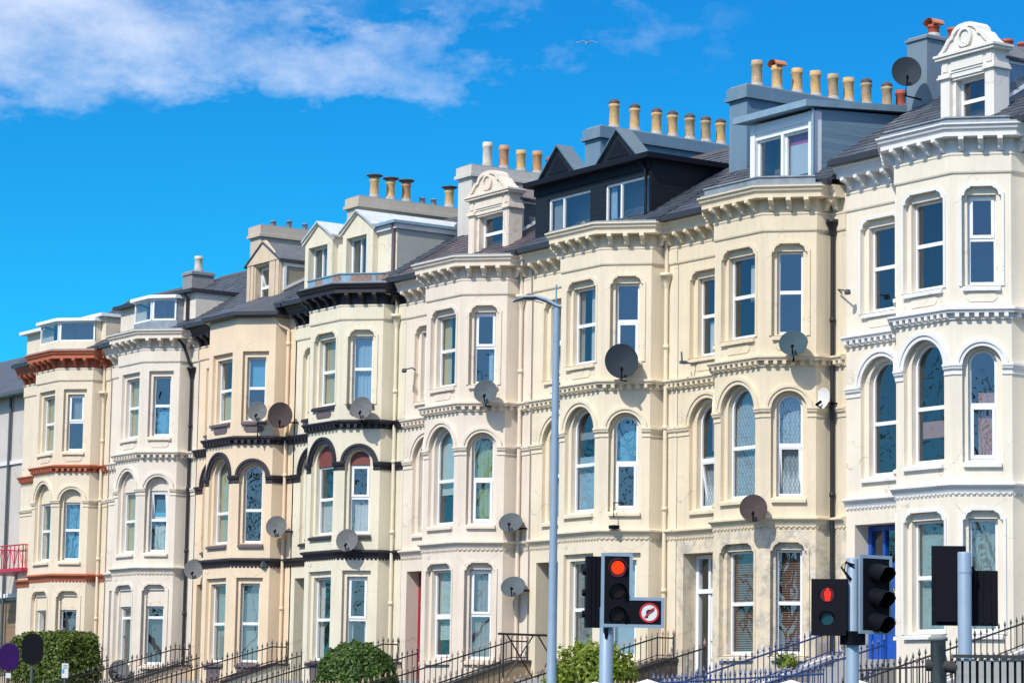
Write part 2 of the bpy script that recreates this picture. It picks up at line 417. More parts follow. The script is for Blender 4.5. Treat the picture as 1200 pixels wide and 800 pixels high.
def add_window(parent, F, loop_fn, a, b, z0, z1, zbar, top_is_arch=False, d=.215, curt=None, vent=None, openv=None, bar=.08, fw=.055, name='window'):
    """loop_fn(inset, zlo, zhi_or_None) gives the outline; curt: list of (kind, material, a0, a1, f0, f1) fractions"""
    fr = MB(); e = .006
    outer = loop_fn(e, z0, None)
    if zbar is None: holes = [loop_fn(fw, z0 + fw, None)]
    else: holes = [rect(a + fw, b - fw, z0 + fw * 1.25, zbar - bar / 2), loop_fn(fw, zbar + bar / 2, None)]
    panel(fr, F, outer, holes, d)
    for h in holes: reveal(fr, F, h, d, d + .05)
    which = {'low': 0, 'top': -1}
    frames = [(h, F, d + .035) for h in holes]
    if vent or openv:
        i = which[vent or openv]; h = holes[i]
        lo, hi = min(p[1] for p in h), max(p[1] for p in h)
        FF = F.tilted(d, hi, -R(11)) if openv else F
        if top_is_arch and i == -1: inner = loop_fn(fw + .05, lo + .05, None); out2 = loop_fn(fw - .012, lo - .012, None)
        else: out2 = rect(a + fw - .014, b - fw + .014, lo - .014, hi + .014); inner = rect(a + fw + .048, b - fw - .048, lo + .05, hi - .048)
        panel(fr, FF, out2, [inner], d - .02); reveal(fr, FF, out2, d - .02, d + .025); reveal(fr, FF, inner, d - .02, d + .03)
        frames[i] = (inner, FF, d + .015)
    f = fr.obj(name, M['pvc'], parent)
    for h, FF, dd in frames:
        g = MB(); panel(g, FF, h, [], dd); g.obj('pane', M['glass'], f)
    for c in (curt or []):
        kind, mt, a0, a1, f0, f1 = c
        A, B = a - .04, b + .04
        m = curtain_mesh(F, A + (B - A) * a0, A + (B - A) * a1, z0 + (z1 - z0) * f0, z0 + (z1 - z0) * f1, d + .13, kind)
        m.obj('curtain' if kind == 'drape' else 'blind', M[mt], f)
    return f

def opening(wall, F, kind, c, wo, wi, z0, zt, zs=None):
    """cuts the stepped reveals; returns (outer loop, inner loop function, inner top)"""
    if kind == 'arch':
        out = arch(c, wo, zs, z0); inn = arch(c, wi, zs, z0 + .04); top = zs + wi
        fn = lambda i, lo, hi: arch(c, wi - i, zs, lo) if lo < zs else [(c - sqrt((wi - i) ** 2 - (lo - zs) ** 2), lo), (c + sqrt((wi - i) ** 2 - (lo - zs) ** 2), lo)] + [(c + (wi - i) * cos(t), zs + (wi - i) * sin(t)) for t in [math.asin((lo - zs) / (wi - i)) + (pi - 2 * math.asin((lo - zs) / (wi - i))) * k / 12 for k in range(1, 12)]]
    else:
        out = shoulder(c - wo, c + wo, z0, zt) if kind == 'shoulder' else rect(c - wo, c + wo, z0, zt)
        top = zt - .16; inn = rect(c - wi, c + wi, z0 + .04, top)
        fn = lambda i, lo, hi: rect(c - wi + i, c + wi - i, lo, top - i)
    reveal(wall, F, out, 0, .10); panel(wall, F, out, [inn], .10); reveal(wall, F, inn, .10, .29)
    return out, fn, top

def surround(mb, F, kind, c, wo, z0, zt):
    e = .055
    if kind == 'shoulder': o = shoulder(c - wo - e, c + wo + e, z0, zt + e); i = shoulder(c - wo + .004, c + wo - .004, z0 + .001, zt - .004)
    else: o = rect(c - wo - e, c + wo + e, z0, zt + e); i = rect(c - wo + .004, c + wo - .004, z0 + .001, zt - .004)
    panel(mb, F, o, [i], -.028); reveal(mb, F, o, -.028, .01); reveal(mb, F, i, -.028, .012)

def sill(parent, F, a, b, z, mat):
    m = MB()
    m2 = [(-.075, -.10), (-.075, -.035), (.01, .0), (.27, .055), (.27, -.10)]
    A = [F(a, d, z + q) for d, q in m2]; B = [F(b, d, z + q) for d, q in m2]
    m.face(A); m.face(list(reversed(B)))
    for i in range(5): j = (i + 1) % 5; m.face([A[i], B[i], B[j], A[j]])
    return m.obj('sill', mat, parent)

def bracket_mesh(mat, w=.105, h=.27, dpt=.31):
    mb = MB(); pr = [(0, 0), (dpt, 0), (dpt, -.07), (dpt - .03, -.095), (.6 * dpt, -.11), (.42 * dpt, -.16), (.34 * dpt, -.22), (.15 * dpt, -h), (0, -h)]
    mb.prism([(-o, z) for o, z in pr], -w / 2, w / 2, 'x')
    me = bpy.data.meshes.new('bracket'); me.from_pydata(mb.v, [], mb.f); me.materials.append(mat); return me
BR = {}
def brackets(parent, path, off, z, mat, step=.40, segs=None):
    if mat.name not in BR: BR[mat.name] = bracket_mesh(mat)
    me = BR[mat.name]
    for i in range(len(path) - 1):
        if segs and i not in segs: continue
        p, q = Vector(path[i]), Vector(path[i + 1]); Ln = (q - p).length
        n = max(1, int(round(Ln / step))); d = (q - p).normalized(); nn = Vector((d.y, -d.x))
        for k in range(n):
            s = Ln * (k + .5) / n; c = p + d * s + nn * off
            o = bpy.data.objects.new('bracket', me); COL.objects.link(o); o.parent = parent
            o.location = (c.x, c.y, z); o.rotation_euler = (0, 0, atan2(d.y, d.x))
def dentils(mb, path, off, z0, z1, step=.19, w=.085, dep=.10, segs=None):
    for i in range(len(path) - 1):
        if segs and i not in segs: continue
        p, q = Vector(path[i]), Vector(path[i + 1]); Ln = (q - p).length
        n = max(1, int(round(Ln / step))); d = (q - p).normalized()
        F = Fr(p, d)
        for k in range(n):
            s = Ln * (k + .5) / n
            A = [F(s - w / 2, -off - dep, z0 + .02), F(s + w / 2, -off - dep, z0 + .02), F(s + w / 2, -off - dep, z1), F(s - w / 2, -off - dep, z1)]
            B = [F(s - w / 2, -off + .01, z0 - .02), F(s + w / 2, -off + .01, z0 - .02), F(s + w / 2, -off + .01, z1), F(s - w / 2, -off + .01, z1)]
            mb.face(A)
            for a in range(4): b = (a + 1) % 4; mb.face([A[a], B[a], B[b], A[b]])

def pot(parent, loc, style, h=.70, r=.135):
    mb = MB(); x, y, z = loc
    mat = {'buff': random.choice(['buff', 'buffdull', 'buffdull', 'buff']), 'buffsoot': random.choice(['buff', 'buffdull']), 'capped': 'buff', 'orange': 'orange', 'orangecap': 'orange', 'red': 'red', 'redhood': 'red', 'buffhood': 'buff', 'pale': 'pale', 'grey': 'lead'}[style]
    if style == 'grey': prof = [(.09, 0), (.085, h), (.10, h), (.10, h + .03), (.06, h + .04), (.05, h - .05)]
    else:
        mb.cur = 1; mb.lathe((x, y, z), [(r * 1.35, -.02), (r * 1.16, .11), (r * 1.0, .15)], 14); mb.cur = 0
        prof = [(r * 1.12, 0), (r * 1.1, h * .10), (r * 1.0, h * .16), (r * .93, h * .78), (r * 1.1, h * .82), (r * 1.13, h * .88), (r * 1.0, h * .91), (r * 1.02, h), (r * .8, h), (r * .75, h * .7)]
    mb.lathe((x, y, z), prof, 18)
    o = mb.obj('chimney_pot', [M[mat], M['mortar']], parent)
    m = MB()
    if style in ('capped', 'orangecap'):
        m.lathe((x, y, z), [(.02, h + .12), (.24, h + .07), (.245, h + .045), (.1, h - .02)], 16); m.obj('pot_cap', M['soot'], parent)
    elif style == 'buffsoot':
        m.lathe((x, y, z), [(r * 1.04, h * .93), (r * 1.05, h + .012), (r * .55, h + .07), (.01, h + .075)], 16); m.obj('pot_cap', M['soot'], parent)
    elif style in ('redhood', 'buffhood'):
        n = 10; rows = []
        for yy in (-.17, .17): rows.append([(x + .17 * cos(pi * k / n), y + yy, z + h + .01 + .13 * sin(pi * k / n)) for k in range(n + 1)])
        m.grid(rows); m.grid([[(p[0] * .9 + x * .1, p[1], p[2] - .03) for p in r_] for r_ in rows])
        m.obj('pot_cap', M['cowl'], parent)

def chimney(house, x, y0, y1, zb, zlip, ztop, w, mat, capmat, pots):
    mb = MB(); mb.box(x - w, x + w, y0, y1, zb, zlip)
    e = .09 if ztop - zlip > .1 else .04; mb.box(x - w - e, x + w + e, y0 - e, y1 + e, zlip, zlip + min(.09, ztop - zlip))
    if ztop - zlip > .1: mb.box(x - w - .05, x + w + .05, y0 - .05, y1 + .05, zlip + .09, ztop)
    o = mb.obj('chimney_stack', mat, house, (0, 0, -ZB))
    c = MB(); c.box(x - w + .02, x + w - .02, y0 + .02, y1 - .02, ztop - .01, ztop + .045); c.obj('stack_flaunching', capmat, o)
    for y, st, h in pots: pot(o, (x, y, ztop + .03), st, h)
    return o

def pipe(house, x, y, z0, z1, mat, hopper=True, r=.05, extra=()):
    mb = MB(); mb.tube([(x, y, z0), (x, y, z1)], r, 8)
    for z in [z0 + .9 + 1.9 * k for k in range(int((z1 - z0) / 1.9) + 1)]:
        if z < z1: mb.lathe((x, y, z), [(r, -.05), (r * 1.3, -.05), (r * 1.3, .05), (r, .05)], 8)
    if hopper: mb.lathe((x, y, z1), [(r, -.32), (r * 1.5, -.22), (.13, -.03), (.155, -.03), (.155, .05), (.10, .05), (.09, -.02)], 10)
    for pts in extra: mb.tube(pts, r * .9, 8)
    return mb.obj('downpipe', mat, house, (0, 0, -ZB))

# ------------------------------------------------------------------ house
def house(h, cfg):
    H = thing('terraced_house', cfg['label'], 'house', (HX[h], 0, HZ[h] + ZB), 'houses of the terrace')
    T = (0, 0, -ZB); W = cfg['mat']; tr = lambda k: cfg.get(k, W)
    xl = cfg.get('xl', XL); FL = Fr((xl, DP), (1, 0)); cF = -1.88 - xl
    flen = -WC - xl
    wall = MB()
    wins = []
    faces = {'front': (FRONT, WF, .845, .605, .485), 'cant': (CANT, CL, .5825, .395, .285), 'cantl': (CANTL, CL, .5825, .395, .285), 'flat': (FL, flen, cF, .64, .49)}
    ztop = 7.0
    for fn_, (F, ln, c, wo, wi) in faces.items():
        holes = []
        C = cfg['win'].get(fn_, {})
        # second floor
        k2 = cfg.get('f2', 'shoulder')
        out, fn, top = opening(wall, F, k2, c, wo, wi, 3.95, 5.98); holes.append(out)
        if k2 == 'shoulder' or cfg.get('sur'): sur = MB(); surround(sur, F, k2, c, wo, 3.95, 5.98); sur.obj('window_surround', tr('surround'), H, T)
        wins.append((F, fn, c, wi, 3.99, top, (3.99 + top) / 2 + .02, False, C.get('f2', {})))
        # first floor
        out, fn, top = opening(wall, F, 'arch', c, wo, wi, .42, None, 2.40); holes.append(out)
        arc = MB(); archivolt(arc, F, c, wo - .01, wo + (.15 if fn_ != 'cant' and fn_ != 'cantl' else .125), 2.36); arc.obj('arch_moulding', tr('arch'), H, T)
        sp = C.get('f1', {})
        if cfg.get('f1fill'):
            inf = MB(); zc = 2.32; inl = arch(c, wi + .001, 2.40, zc); panel(inf, F, inl, [], .17)
            inf.obj('arch_infill', cfg['f1fill'], H, T)
            fn = (lambda cc, ww, zc: lambda i, lo, hi: rect(cc - ww + i, cc + ww - i, lo, zc - i))(c, wi, zc)
            wins.append((F, fn, c, wi, .46, zc, .46 + (zc - .46) * .52, False, sp))
        else: wins.append((F, fn, c, wi, .46, top, 1.58, True, sp))
        # ground floor
        if fn_ == 'flat':
            a, b = xl * 0 + (-2.72 - xl), (-.98 - xl); lo = rect(a, b, -3.62, -.56); holes.append(lo); reveal(wall, F, lo, 0, .46)
        else:
            kg = cfg.get('gf', 'shoulder')
            out, fn, top = opening(wall, F, kg, c, wo, wi, -2.97, -.53); holes.append(out)
            if kg == 'shoulder' or cfg.get('sur'): sur = MB(); surround(sur, F, kg, c, wo, -2.97, -.53); sur.obj('window_surround', tr('surround'), H, T)
            if cfg.get('gfill'):
                zc = cfg['gfill']; inf = MB(); panel(inf, F, rect(c - wi, c + wi, zc, top + .001), [], .15); inf.obj('window_infill', W, H, T)
                fn = (lambda cc, ww, zc: lambda i, lo, hi: rect(cc - ww + i, cc + ww - i, lo, zc - i))(c, wi, zc); top = zc
                if cfg.get('gz0'): inf = MB(); panel(inf, F, rect(c - wi, c + wi, -2.95, cfg['gz0']), [], .15); inf.obj('window_infill', W, H, T)
            wins.append((F, fn, c, wi, cfg.get('gz0', -2.93), top, -2.93 + (top + 2.93) * .49, False, C.get('gf', {})))
        panel(wall, F, rect(0, ln, ZB, 7.52 if fn_ == 'flat' else ztop), holes)
    for F, ln in ((RET, DP - DC), (RETL, DP - DC), (FLATR, XR - WF - WC)): panel(wall, F, rect(0, ln, ZB, 7.52 if F is FLATR else ztop))
    # sides and back close the house
    for x in (xl + .01, XR - .01):
        wall.face([(x, DP, ZB), (x, DP, roof_z(DP) - .08), (x, 5., roof_z(5.) - .08), (x, 9.2, 7.1), (x, 9.2, ZB)])
    wall.face([(xl, 9.2, ZB), (XR, 9.2, ZB), (XR, 9.2, 7.2), (xl, 9.2, 7.2)])
    wall.obj('wall', W, H, T)
    # interior
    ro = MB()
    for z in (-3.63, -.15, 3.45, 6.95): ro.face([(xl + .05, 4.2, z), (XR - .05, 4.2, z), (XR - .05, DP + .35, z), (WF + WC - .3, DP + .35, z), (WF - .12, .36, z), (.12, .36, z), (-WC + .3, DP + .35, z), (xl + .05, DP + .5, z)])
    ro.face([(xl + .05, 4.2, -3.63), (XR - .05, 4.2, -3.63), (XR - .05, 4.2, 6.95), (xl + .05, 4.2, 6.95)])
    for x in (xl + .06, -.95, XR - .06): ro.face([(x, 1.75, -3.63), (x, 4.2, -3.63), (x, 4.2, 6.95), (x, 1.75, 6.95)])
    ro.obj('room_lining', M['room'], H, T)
    # windows
    for F, fn, c, wi, z0, z1, zb, isarch, sp in wins:
        if F is CANTL: sp = {}
        w = add_window(H, F, fn, c - wi, c + wi, z0, z1, sp.get('zbar', zb), isarch, curt=sp.get('c'), vent=sp.get('vent'), openv=sp.get('open'))
        w.location = T
        s_ = sill(w, F, c - wi - .10 if wi > .4 else c - wi - .09, c + wi + (.10 if wi > .4 else .09), z0 - .04, tr('sill'))
    # aprons: panels below the second-floor sills
    for F, c, wi in ((FRONT, .845, .40), (CANT, .5825, .30), (CANTL, .5825, .30), (FL, cF, .42)):
        lo = [(c - wi, 3.70), (c - wi + .07, 3.635), (c + wi - .07, 3.635), (c + wi, 3.70), (c + wi, 3.76), (c + wi - .07, 3.82), (c - wi + .07, 3.82), (c - wi, 3.76)]
        pm = MB(); panel(pm, F, lo, [], -.018); reveal(pm, F, lo, -.018, .005); pm.obj('apron_panel', tr('panel'), H, T)
        if cfg.get('lowpanel') and F is not FL:
            lo = [(p, q - 6.95 + (q - 3.73) * 2.2) for p, q in lo]
            pm = MB(); panel(pm, F, lo, [], -.018); reveal(pm, F, lo, -.018, .005); pm.obj('apron_panel', tr('panel'), H, T)
    # paths
    bay = [(-WC, DP), (-WC, DC), (0, 0), (WF, 0), (WF + WC, DC), (WF + WC, DP)]
    full = [(xl, DP)] + bay + [(XR, DP)]
    c2 = MB(); sweep(c2, full, [(0, 3.28), (.035, 3.28), (.035, 3.40), (.135, 3.40), (.15, 3.44), (.18, 3.46), (.18, 3.50), (0, 3.535)])
    dentils(c2, full, .033, 3.30, 3.40); c2.obj('upper_cornice', tr('corn2'), H, T)
    c1 = MB(); sweep(c1, full, [(0, -.20), (.02, -.20), (.03, -.16), (.05, -.13), (.06, -.08), (.10, -.06), (.135, -.04), (.135, 0), (0, .03)])
    dentils(c1, full, .015, -.235, -.20, .12, .06, .02); c1.obj('lower_cornice', tr('corn1'), H, T)
    # imposts
    pr = [(0, 2.17), (.02, 2.17), (.025, 2.19), (.012, 2.20), (.012, 2.26), (.05, 2.29), (.06, 2.335), (.075, 2.345), (.075, 2.39), (0, 2.40)]
    dv = Vector((WC, DC)).normalized(); dl = Vector((WC, -DC)).normalized()
    onc = lambda s: (WF + dv.x * s, dv.y * s); onl = lambda s: (-WC + dl.x * s, DC + dl.y * s)
    ca, cb = .5825 - .395, .5825 + .395
    for pth in ([(xl, DP), (-1.88 - .64, DP)], [(-1.88 + .64, DP), (-WC, DP), (-WC, DC), onl(ca)], [onl(cb), (0, 0), (.845 - .605, 0)], [(.845 + .605, 0), (WF, 0), onc(ca)], [onc(cb), (WF + WC, DC), (WF + WC, DP), (XR, DP)]):
        im = MB(); sweep(im, pth, pr); im.obj('impost', tr('impost'), H, T)
    # string + eaves cornice
    ep = cfg.get('eaves_path', 'full')
    paths = {'full': [full], 'flat': [[(xl, DP), (-WC - .02, DP)]]}[ep]
    for pth in paths:
        st = MB(); sweep(st, pth, [(0, 6.23), (.03, 6.25), (.04, 6.28), (.04, 6.60), (.055, 6.62), (.055, 6.66), (0, 6.66)]); 
        st.obj('frieze', tr('frieze') if ep == 'full' else W, H, T)
        e = MB(); sweep(e, pth, [(0, 6.66), (.02, 6.66), (.02, 6.95), (.31, 6.95), (.31, 7.03), (.33, 7.06), (.36, 7.09), (.38, 7.15), (.415, 7.17), (.415, 7.20), (0, 7.22)])
        eo = e.obj('eaves_cornice', tr('eaves'), H, T)
        brackets(eo, pth, .02, 6.952, tr('eaves'), .40)
    # main roof
    rf = MB(); y0 = .78; th = .07
    rx0, rx1 = xl - .04, XR + .02
    zf = lambda y: roof_z(y); nc = 21
    for k in range(nc):                       # overlapping slate courses
        ya, yb = y0 + (5. - y0) * k / nc, y0 + (5. - y0) * (k + 1) / nc
        rnd = random.Random(h * 100 + k); x = rx0 - (.17 if k % 2 else 0)
        while x < rx1:
            xa, xb = max(x, rx0), min(x + .335, rx1); x += .34
            if xb - xa < .02: continue
            l = .026 + rnd.uniform(-.006, .008); t = rnd.uniform(-.003, .003)
            A, B = (xa, ya, zf(ya) + l + t), (xb, ya, zf(ya) + l - t)
            rf.face([A, B, (xb, yb + .02, zf(yb) + .012), (xa, yb + .02, zf(yb) + .012)]); rf.face([(xa, ya, zf(ya) - .01), (xb, ya, zf(ya) - .01), B, A])
    for (ya, yb) in ((y0, 5.), (9.35, 5.)):
        z = lambda y: roof_z(y) if ya == y0 else roof_z(5.) - .61 * (y - 5.)
        rf.face([(rx0, ya, z(ya)), (rx1, ya, z(ya)), (rx1, yb, z(yb)), (rx0, yb, z(yb))])
        rf.face([(rx0, ya, z(ya) - th), (rx1, ya, z(ya) - th), (rx1, yb, z(yb) - th), (rx0, yb, z(yb) - th)])
        rf.face([(rx0, ya, z(ya) - th), (rx1, ya, z(ya) - th), (rx1, ya, z(ya)), (rx0, ya, z(ya))])
        for x in (rx0, rx1): rf.face([(x, ya, z(ya) - th), (x, yb, z(yb) - th), (x, yb, z(yb)), (x, ya, z(ya))])
    ro = rf.obj('roof', cfg.get('roof', M['slate']), H, T)
    rt = MB(); n = int((XR - xl) / .45)
    for k in range(n):
        a = xl + (XR - xl) * k / n; rt.prism([(4.83, 9.83), (4.99, 9.96), (5.01, 9.96), (5.17, 9.83)], a + .004, a + (XR - xl) / n - .004, 'x')
    rt.obj('ridge_tiles', cfg.get('ridge', M['soot']), ro)
    for a, b in (((xl, .80), (-.62, .80)), ((WF + WC + .1, .80), (XR, .80))):
        gu = MB(); gu.box(a[0], b[0], .68, .80, 7.20, 7.31); gu.obj('gutter', cfg.get('gut', M['gutter']), H, T)
    # lead flat over the bay
    if not cfg.get('hip'):
        bf = MB(); pl = offset_path(bay, .33); pts = [(p.x, p.y) for p in pl[1:5]]
        pts = [(pts[0][0], 1.6)] + pts + [(pts[-1][0], 1.6)]
        bf.prism(pts, 7.205, 7.255, 'z'); bf.obj('bay_roof', M['lead'], H, T)
    else:
        bf = MB(); o = [Vector((p.x, p.y)) for p in offset_path(bay, .22)[1:5]]
        e_ = [(p.x, p.y, 7.10) for p in o]; yb = 2.0; zb = roof_z(yb) + .02
        top = [(-.6, yb, zb), (.35, yb, zb), (1.35, yb, zb), (WF + WC - .2, yb, zb)]
        for i in range(3): bf.face([e_[i], e_[i + 1], top[i + 1], top[i]])
        bf.face([(e_[0][0], DP, 7.1), e_[0], top[0]]); bf.face([e_[3], (e_[3][0], DP, 7.1), top[3]])
        bf.obj('bay_roof', cfg.get('roof', M['slate']), H, T)
        g = MB(); sweep(g, bay, [(.0, 6.95), (.16, 6.96), (.20, 7.0), (.24, 7.01), (.24, 7.11), (.1, 7.12)]); g.obj('bay_gutter', M['gutter'], H, T)
    if cfg.get('parapet'):
        pm_, z1_, of = cfg['parapet']; pp = MB(); sweep(pp, bay[1:5], [(of - .22, 7.25), (of, 7.25), (of, z1_ - .03), (of + .03, z1_ - .03), (of + .03, z1_), (of - .22, z1_)])
        po = pp.obj('parapet', pm_, H, T)
        if cfg.get('patch'):
            for F, a, b, zz, z2 in ((FRONT, .35, .75, 7.30, 7.47), (FRONT, 1.3, 1.75, 7.32, 7.46), (CANT, .25, .85, 7.29, 7.47), (CANT, .95, 1.3, 7.31, 7.46)):
                n = 9; lo = [(a + (b - a) * k / n, zz + random.uniform(-.01, .02)) for k in range(n + 1)] + [(b - (b - a) * k / n, z2 + random.uniform(-.03, .02)) for k in range(n + 1)]
                q = MB(); panel(q, F, lo, [], -of - .006); q.obj('brick_patch', M['brickpatch'], po)
    # front door in the recess
    a, b = -2.72, -.98; Y = DP + .44
    dk = cfg['door']; dm = M[dk['mat']]; fm = M[dk.get('frame', dk['mat'])]
    f = MB(); z0, zt = -3.60, -.58
    ztr = -1.42
    f.box(a, a + .10, Y - .06, Y + .05, z0, zt); f.box(b - .10, b, Y - .06, Y + .05, z0, zt); f.box(a + .10, b - .10, Y - .06, Y + .05, zt - .09, zt); f.box(a + .10, b - .10, Y - .09, Y + .05, ztr - .05, ztr + .05)
    f.box(a + .46, a + .54, Y - .055, Y + .045, z0, ztr - .05); f.box(a + .46, a + .54, Y - .055, Y + .045, ztr + .05, zt - .09)
    f.box(b - .44, b - .38, Y - .055, Y + .045, z0, ztr - .05)
    fo = f.obj('door_frame', fm, H, T)
    for x0, x1 in ((a + .10, a + .46), (a + .54, b - .10)):
        g = MB(); g.face([(x0, Y, ztr + .05), (x1, Y, ztr + .05), (x1, Y, zt - .09), (x0, Y, zt - .09)]); g.obj('fanlight_pane', M['glass'], fo)
    for x0, x1 in ((a + .10, a + .46), (b - .38, b - .10)):
        if dk.get('sidesolid'):
            g = MB(); g.box(x0, x1, Y - .01, Y + .03, z0 + .02, ztr - .05); g.box(x0 + .07, x1 - .07, Y - .03, Y - .005, z0 + .2, z0 + .9); g.box(x0 + .07, x1 - .07, Y - .03, Y - .005, z0 + 1.05, ztr - .2); g.obj('door_side_panel', fm, fo)
        else:
            g = MB(); g.face([(x0, Y, z0), (x1, Y, z0), (x1, Y, ztr - .05), (x0, Y, ztr - .05)]); g.obj('side_pane', M['glass'], fo)
    dl_ = MB(); x0, x1 = a + .545, b - .445; ym = Y
    if dk.get('glazed'):
        panel(dl_, Fr((0, ym - .03), (1, 0)), rect(x0, x1, z0 + .02, ztr - .055), [rect(x0 + .1, x1 - .1, z0 + .75, ztr - .16)]); dl_.box(x0, x1, ym - .028, ym + .02, z0 + .02, z0 + .74)
        d_ = dl_.obj('front_door', dm, H, T); g = MB(); g.face([(x0 + .1, ym - .01, z0 + .75), (x1 - .1, ym - .01, z0 + .75), (x1 - .1, ym - .01, ztr - .16), (x0 + .1, ym - .01, ztr - .16)]); g.obj('door_pane', M['glass'], d_)
    else:
        dl_.box(x0, x1, ym - .02, ym + .03, z0 + .02, ztr - .055); xm = (x0 + x1) / 2
        for (p, q) in ((x0 + .06, xm - .03), (xm + .03, x1 - .06)):
            for (r_, s_) in ((z0 + .15, z0 + .72), (z0 + .95, ztr - .16)):
                dl_.box(p, q, ym - .04, ym - .018, r_, s_)
        d_ = dl_.obj('front_door', dm, H, T)
    k = MB(); xk = x0 + .15 if not dk.get('glazed') else x0 + .06
    k.lathe((xk, ym - .06, z0 + 1.05), [(.0, -.03), (.03, -.015), (.03, .015), (0, .03)], 10); k.obj('door_knob', M['brass'], d_)
    if dk.get('knocker'):
        k = MB(); xm = (x0 + x1) / 2; n = 14; xm = x0 + .28
        k.tube([(xm + .05 * sin(2 * pi * i / n), ym - .065, z0 + 1.60 - .06 + .09 * cos(2 * pi * i / n)) for i in range(n + 1)], .012, 6); k.lathe((xm, ym - .06, z0 + 1.65), [(0, -.03), (.03, 0), (0, .03)], 8); k.obj('door_knocker', M['brass'], d_)
    st = MB(); st.box(-2.72, -.98, DP - .12, Y + .1, -3.78, -3.605); st.obj('door_step', cfg.get('step', M['copingwhite']), H, T)
    return H

# ---- dormers -------------------------------------------------------
T0 = (0, 0, -ZB)
def slate_gable(parent, x0, x1, y0, zs, zp, mat, over=.08, th=.06):
    xc = (x0 + x1) / 2; yb = lambda z: 1.2 + (z - 7.6) / .61 + .1
    m = MB()
    for s, xe in ((-1, x0 - over), (1, x1 + over)):
        ze = zs - over * (zp - zs) / ((x1 - x0) / 2)
        A = [(xe, y0, ze), (xc, y0, zp), (xc, yb(zp), zp), (xe, yb(ze), ze)]
        m.face(A); m.face([(p[0], p[1], p[2] - th) for p in A]); m.face([A[0], A[1], (xc, y0, zp - th), (xe, y0, ze - th)]); m.face([A[0], A[3], (xe, yb(ze), ze - th), (xe, y0, ze - th)])
    return m.obj('dormer_roof', mat, parent)
def cheek(m, x, y0, z1, z0=None):
    """triangular side wall from the front edge back to the roof slope"""
    ye = 1.2 + (z1 - 7.6) / .61
    m.face([(x, y0, roof_z(y0) - .2), (x, y0, z1), (x, ye, z1)])
def dwin(parent, a, b, z0, z1, y, zbar=None, split=None, curt=None, openv=None, F=None, d=.10, name='dormer_window'):
    F = F or Fr((0, y), (1, 0)); fr = MB(); fw = .055
    if split: holes = [rect(a + fw, split - .03, z0 + fw, z1 - fw), rect(split + .03, b - fw, z0 + fw, z1 - fw)]
    elif zbar: holes = [rect(a + fw, b - fw, z0 + fw, zbar - .04), rect(a + fw, b - fw, zbar + .04, z1 - fw)]
    else: holes = [rect(a + fw, b - fw, z0 + fw, z1 - fw)]
    panel(fr, F, rect(a, b, z0, z1), holes, d); reveal(fr, F, rect(a, b, z0, z1), d, d + .07)
    for h in holes: reveal(fr, F, h, d, d + .05)
    G = [(h, F, d + .035) for h in holes]
    if openv:
        h = holes[-1]; hi = h[2][1]; FF = F.tilted(d, hi, -R(14)); out2 = rect(h[0][0] - .012, h[1][0] + .012, h[0][1] - .01, hi + .01); inn = rect(h[0][0] + .045, h[1][0] - .045, h[0][1] + .045, hi - .04)
        panel(fr, FF, out2, [inn], d - .03); reveal(fr, FF, out2, d - .03, d + .01); reveal(fr, FF, inn, d - .03, d + .01); G[-1] = (inn, FF, d - .01)
    o = fr.obj(name, M['pvc'], parent)
    for h, FF, dd in G:
        g = MB(); panel(g, FF, h, [], dd); g.obj('dormer_pane', M['glass'], parent)
    for kind, mt, a0, a1, f0, f1 in (curt or []):
        curtain_mesh(F, a + (b - a) * a0, a + (b - a) * a1, z0 + (z1 - z0) * f0, z0 + (z1 - z0) * f1, d + .12, kind).obj('dormer_blind', M[mt], parent)
    # dark sheet added behind the glass stands in for the unlit room
    bk = MB(); bk.face([F(a - .04, d + .5, z0 - .2), F(b + .04, d + .5, z0 - .2), F(b + .04, d + .5, z1 + .1), F(a - .04, d + .5, z1 + .1)]); bk.obj('dark_window_backing', M['room'], parent)
    return o
